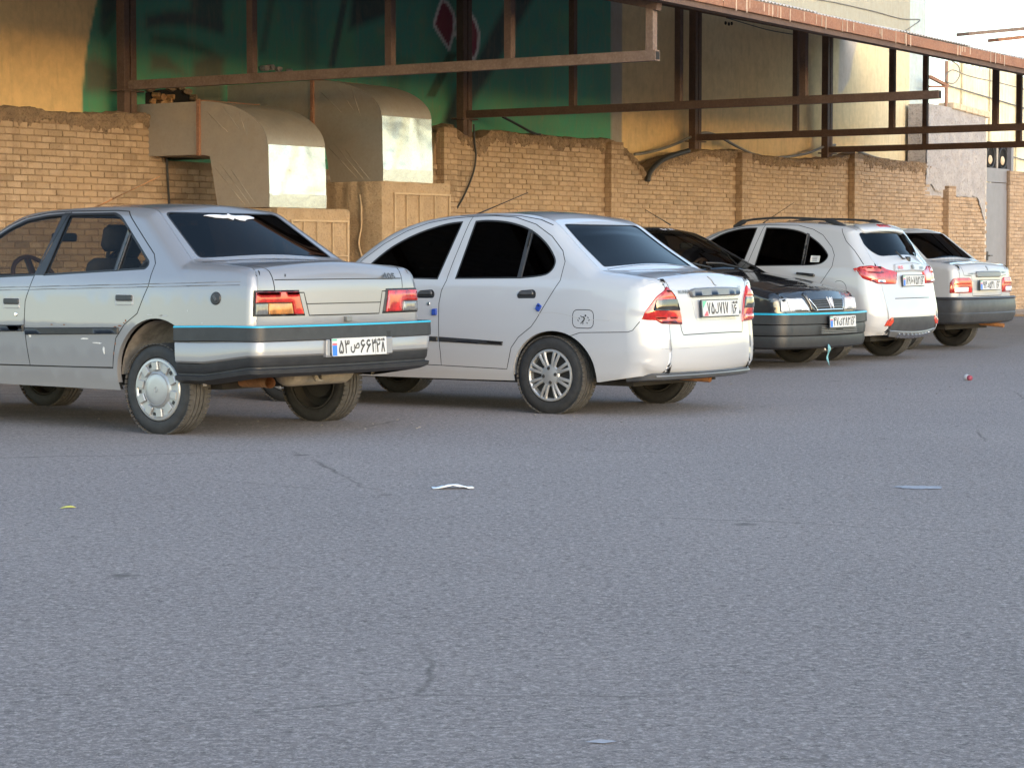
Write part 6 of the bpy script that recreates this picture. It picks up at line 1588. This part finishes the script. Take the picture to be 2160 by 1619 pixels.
for sd in (1, -1):
    patch('window_bar', [(.228, 1.345), (.266, 1.36), (.258, 1.008), (.226, 1.01)], mp, M['rubber'], car, .002, .008, .04, sd, 0, .002)
    arch_lip(car, sh, [p for p in ar if p[1] > .24], paint, sd); wheel_well(car, 0, .345, .28, sd * .50, sd * .785, M['under']); wheel_well(car, 2.41, .345, .28, sd * .50, sd * .785, M['under'])
    hd = patch('door_handle', round_poly([(.085, .892), (.306, .915), (.300, .938), (.09, .922)], .010), mp, M['rubber'], doors[('door_r', sd)], .026, .024, .03, sd, .004, .006)
    patch('arch_cladding', ribbon_poly([p for p in arc(0, .28, .362, 200, -20, 30, .342) if p[1] > .22], .05), mp, M['rubber'], car, .010, .014, .04, sd, 0, .004)
    tl = patch('tail_light', round_poly([(.300, .976), (.20, 1.004), (.092, 1.013), (-.06, .996), (-.135, .962), (-.300, .930), (-.245, .806), (-.08, .812), (.074, .822), (.23, .872)], .012), em, M['l_red'], car, .012, .020, .025, sd, .008, .005)
    patch('upper_lens', [(.22, .985), (.09, .995), (-.04, .978), (-.06, .925), (.16, .935)], em, M['l_orange'], tl, .021, .004, .02, sd, .003, .002)
    patch('reversing_lens', round_poly([(.075, .835), (-.055, .830), (-.048, .856), (.068, .862)], .008), em, M['l_clear'], tl, .021, .005, .02, sd, .002, .002)
    patch('bumper_reflector', round_poly([(.080, .375), (.045, .432), (-.06, .468), (-.075, .42), (-.02, .375)], .012), em, M['l_orange'], car, .012, .014, .02, sd, .003, .003)
    # roof rail: bowed bar on two feet
    yb = .53
    pts_ = [(1.24, 1.425), (1.12, 1.487), (.95, 1.513), (.60, 1.523), (.25, 1.508), (.06, 1.482), (-.11, 1.415)]
    rl = MB(); P_ = catmull(pts_, 5); rl.tube([(x, sd * (yb - .02 * abs(x - .55)), z) for x, z in P_], [.012 + (.016 if (k < 6 or k > len(P_) - 8) else 0.0) for k in range(len(P_))], 8); rl.build('roof_rail', M['rubber'], car, True)
lm = lidmap(sh, em, 0.0)
patch('bumper_panel', round_poly([(.60, .330), (.52, .462), (-.52, .462), (-.60, .330)], .03), lm, M['rubber_grey'], car, .006, .010, .04, 1, 0, .004)
sk = patch('skid_plate', [(.50, .275), (.56, .335), (-.56, .335), (-.50, .275)], lm, M['garnish'], car, .018, .022, .04, 1, 0, .006)
for k in range(9): patch('skid_rib', round_poly([(.36 - .09 * k, .282), (.36 - .09 * k, .322), (.31 - .09 * k, .322), (.31 - .09 * k, .282)], .008), lm, M['chrome'], sk, .030, .014, .03, 1, .003, .006)
patch('spoiler', round_poly([(.50, 0), (.42, -.12), (-.42, -.12), (-.50, 0), (-.46, .055), (.46, .055)], .04), gmap(sh, S(-.26, 1.39)), paint, car, .022, .026, .04, 1, .004, .012)
patch('stop_lamp', round_poly([(.13, -.012), (-.13, -.012), (-.13, .022), (.13, .022)], .006), gmap(sh, S(-.26, 1.39)), M['l_red'], car, .034, .012, .03, 1, 0, .003)
bar_ = patch('tailgate_bar', round_poly([(.36, .925), (-.36, .925), (-.33, .995), (.33, .995)], .02), lm, paint, car, .024, .028, .04, 1, .006, .012)
word('badge_left', 'RS', .30, .948, .024, .045, M['f_red'], lm, bar_, .034); word('badge_right', 'Quick', -.19, .948, .022, .026, M['badge'], lm, bar_, .034); patch('maker_emblem', round_poly([(.028, .942), (-.028, .942), (-.022, .975), (.022, .975)], .006), lm, M['badge'], bar_, .036, .006, .02, 1, 0, .002)
plate(car, (-.668, 0, .848), (0, -1, 0), (.05, 0, 1), '۸۹ط۷۵۲', '۱۶', 'blue')
mb = MB(); mb.tube([(-.56, -.04, 1.075), (-.585, .10, 1.085), (-.56, .22, 1.16)], .010, 6); mb.box((-.60, -.07, 1.045), (-.52, .0, 1.105), .01); mb.build('rear_wiper', M['rubber'], car)
st_ = patch('window_sticker', round_poly([(.165, 1.115), (.055, 1.112), (.055, 1.046), (.160, 1.046)], .004), mp, M['plate_white'], car, .001, .003, .03, 1, 0, 0)
for k in range(3): patch('sticker_line', [(.155, 1.098 - .016 * k), (.085, 1.097 - .016 * k), (.085, 1.091 - .016 * k), (.155, 1.092 - .016 * k)], mp, M['ink'], st_, .0016, .001, .04, 1, 0, 0)
underbody(car, -.45, 2.8, .21, .58); axle(car, 0, .28, .64, M['under']); interior(car, sh, .2, 1.85, .38, 1.0, 1.45, .66); mirrors(car, sh, 1.66, 1.06, paint)
for x in (0, 2.41):
    for y in (.71, -.71): wheel(car, x, y, 'spoke', .290, .185, .185)
antenna(car, (1.22, 0, 1.45), (.785, 0, 1.70), M['cable'], .004)

# ================================================================== 5: small white saloon at the far end
car = place_car('parked_car', (5.064, 28.227), 37.5, False, 'small white sedan with a black rear bumper, farthest along the wall'); FARC = car
paint = M['p_white3']
sh = Shell(PPRI, LPRI, WPRI, 'far'); sh.top_end = {'rear': .98, 'front': .70}
dr = [(.90, 1.405), (.45, 1.405), (.30, 1.36), (.02, 1.10), (-.02, .95), (.10, .72), (.28, .52), (.32, .33), (.95, .33), (.96, .95)]
df = [(.90, 1.405), (.96, .95), (.95, .33), (1.75, .33), (1.80, .7), (1.75, .92), (1.45, 1.23), (1.2, 1.365)]
rw = [(.86, 1.375), (.48, 1.375), (.36, 1.33), (.10, 1.09), (.10, 1.045), (.92, 1.02)]; fw = [(.93, 1.375), (1.15, 1.35), (1.38, 1.24), (1.62, 1.03), (.99, 1.02)]
ar = arch_poly(0, .28, .33, .31); af = arch_poly(2.345, .28, .33, .31)
regs = [('hole', ar), ('hole', af), ('glass_r', inset(rw, .012)), ('glass_f', inset(fw, .012)), ('seal', rw), ('seal', fw), ('door_r', dr), ('door_f', df)]
S = lambda x, z: sh.s_at(x, z); s0, s1 = S(.11, 1.40) + .02, S(-.285, 1.065) - .015; f0, f1 = S(1.9, .95) + .05, S(1.22, 1.385)
rg = round_poly([(s0, .50), (s1, .60), (s1, -.60), (s0, -.50)], .04); fg = round_poly([(f0, .62), (f1, .53), (f1, -.53), (f0, -.62)], .04)
k0, k1, k2, k3 = S(-.33, 1.05), S(-.68, 1.0), S(-.735, .87), S(-.74, .65)
lid = [(k0, .60), (k1, .585), (k2, .56), (k2 + .01, .40), (k3, .38), (k3, -.38), (k2 + .01, -.40), (k2, -.56), (k1, -.585), (k0, -.60)]
doors = assemble(car, sh, paint, M['g_tint'], M['g_tint'], M['g_tint'], regs, [(dens(dr + [dr[0]], .05, False), .006), (dens(df + [df[0]], .05, False), .006)], [('glass_rear', inset(rg, .012)), ('seal', rg), ('glass_front', inset(fg, .012)), ('seal', fg), ('lid', lid)], [(dens(lid + [lid[0]], .05, False), .007)])
mp = lambda P, off=0.0, sd=1: sh.smap(P, off, sd); em = sh.end_map('rear'); lm = lidmap(sh, em, 0.0)
for sd in (1, -1):
    arch_lip(car, sh, [p for p in ar if p[1] > .28], paint, sd); wheel_well(car, 0, .325, .28, sd * .48, sd * .74, M['under']); wheel_well(car, 2.345, .325, .28, sd * .48, sd * .74, M['under'])
    tl = patch('tail_light', round_poly([(.138, .676), (.135, .80), (.094, .855), (-.215, .855), (-.252, .80), (-.252, .676)], [.012, .03, .03, .03, .03, .012]), em, M['l_red'], car, .012, .020, .025, sd, .006, .005)
    patch('reversing_lens', round_poly([(.085, .688), (-.16, .688), (-.16, .745), (.085, .745)], .010), em, M['l_clear'], tl, .021, .006, .02, sd, .002, .002)
    patch('upper_lens', [(.095, .775), (-.215, .775), (-.215, .825), (.085, .825)], em, M['l_orange'], tl, .020, .004, .02, sd, .002, .002)
pp = plan_path(-.33, .805, -.80, .13, .06, 9, .02)
bp = sweep('rear_bumper', pp, [(-.09, .628), (.0, .630), (.018, .612), (.004, .596), (.012, .56), (.018, .50), (.010, .445), (.016, .435), (.012, .40), (-.02, .335), (-.08, .31), (-.12, .31)], M['rubber_grey'], car)
patch('boot_garnish', round_poly([(.31, .858), (.31, .918), (-.33, .918), (-.33, .858)], .02), lm, M['garnish'], car, .022, .026, .03, 1, .004, .008)
patch('maker_emblem', [(.012, .93), (-.012, .93), (-.012, .975), (.012, .975)], lm, M['badge'], car, .006, .006, .02, 1, 0, .002)
word('badge_left', 'SAIPA', .47, .888, .018, .030, M['badge'], lm, car); word('badge_right', '131', -.42, .90, .022, .034, M['badge'], lm, car)
plate(car, (-.822, .03, .768), (0, -1, 0), (.03, 0, 1), '۹۴د۵۴۱', '۱۶', 'blue')
mb = MB(); mb.tube([(-.45, -.36, .30), (-.80, -.40, .275)], .026, 10, False); mb.build('exhaust_tip', M['rust'], car, True)
underbody(car, -.5, 2.6, .24, .55); axle(car, 0, .28, .62, M['under']); interior(car, sh, .2, 1.7, .38, 1.0, 1.3, .62)
for x in (0, 2.345):
    for y in (.69, -.69): wheel(car, x, y, 'steel', .280, .175, .165)
# ------------------------------------------------------------------ litter on the ground
M['paper'] = simple('crumpled white paper', (.72, .76, .80), .8, var=.1, vscale=20); M['leaf'] = simple('dry yellow leaf', (.42, .42, .10), .8); M['smear'] = simple('pale chalk smear', (.30, .30, .33), .9, var=.2, vscale=30); M['cup_red'] = simple('red paper cup', (.22, .04, .07), .7); M['cup_white'] = simple('white paper cup', (.72, .68, .66), .8)
p = ground_at(955, 1030); V = []; Fz = []
for i in range(9):
    for j in range(4):
        x = (i / 8 - .5) * .20; y = (j / 3 - .5) * .07; V.append((x, y, .006 + .020 * max(0, math.sin(i * .55 - .6)) * (.6 + .4 * math.sin(j * 1.9)) + .006 * fbm(i * .9, j * .7)))
for i in range(8):
    for j in range(3): a = i * 4 + j; Fz.append((a, a + 4, a + 5, a + 1))
o = mk('paper_scrap', V, Fz, M['paper'], None, True, loc=p, rot=(0, 0, .15)); tag(o, 'crumpled white paper scrap lying on the open asphalt', 'litter'); md = o.modifiers.new('t', 'SOLIDIFY'); md.thickness = .002
p = ground_at(143, 1072); V = [(-.032, 0, .004), (-.012, .012, .010), (.014, .011, .012), (.034, 0, .006), (.012, -.011, .009), (-.014, -.010, .007)]
o = mk('dry_leaf', V, [(0, 5, 4, 3, 2, 1)], M['leaf'], None, loc=p, rot=(0, 0, .3)); md = o.modifiers.new('t', 'SOLIDIFY'); md.thickness = .002; tag(o, 'small dry yellow leaf on the asphalt at far left', 'leaf')
p = ground_at(2043, 802); cup = empty('paper_cup', p, .4, 'crushed red and white paper cup on the asphalt at right', 'cup')
mb = MB(); mb.lathe([(-.055, .001), (-.055, .034), (-.01, .038)], 14, cz=.038); mb.build('cup_base', M['cup_red'], cup, True)
mb = MB(); mb.lathe([(-.01, .0385), (.03, .044), (.055, .046), (.050, .040), (.0, .03)], 14, cz=.042); mb.build('cup_rim', M['cup_white'], cup, True); cup.scale = (.62, .62, .62)
p = ground_at(1940, 1028); V = [(.0, 0, .002)]; n = 22
V = [(.13 * rnd.uniform(.6, 1.1) * math.cos(2 * math.pi * k / n), .10 * rnd.uniform(.5, 1.1) * math.sin(2 * math.pi * k / n), .003) for k in range(n)]
o = mk('chalk_smear', V, [tuple(range(n))], M['smear'], None, loc=p); tag(o, 'faint pale smear on the asphalt at right', 'stain')
p = ground_at(1266, 1566); V = [(-.035, 0, .003), (0, .016, .006), (.04, .004, .004), (.008, -.016, .003)]
o = mk('paper_chip', V, [(0, 3, 2, 1)], M['smear'], None, loc=p); tag(o, 'tiny grey paper chip on the asphalt at bottom centre', 'litter')
# grit and crumbs where the cars stand
mb = MB()
for k in range(260):
    px, py = rnd.uniform(-50, 2150), rnd.uniform(760, 905); q = ground_at(px, py); v = (q - P0).dot(NW)
    if v > 10.5: continue
    s = rnd.uniform(.003, .008); mb.box((q.x - s, q.y - s * .7, 0), (q.x + s, q.y + s * .7, s * .7), s * .25)
M['grit'] = simple('pale grit', (.22, .20, .18), .95, var=.3, vscale=1.5); o = mb.build('grit', M['grit']); tag(o, 'pale grit and crumbs scattered under the parked cars', 'grit', kind='stuff')
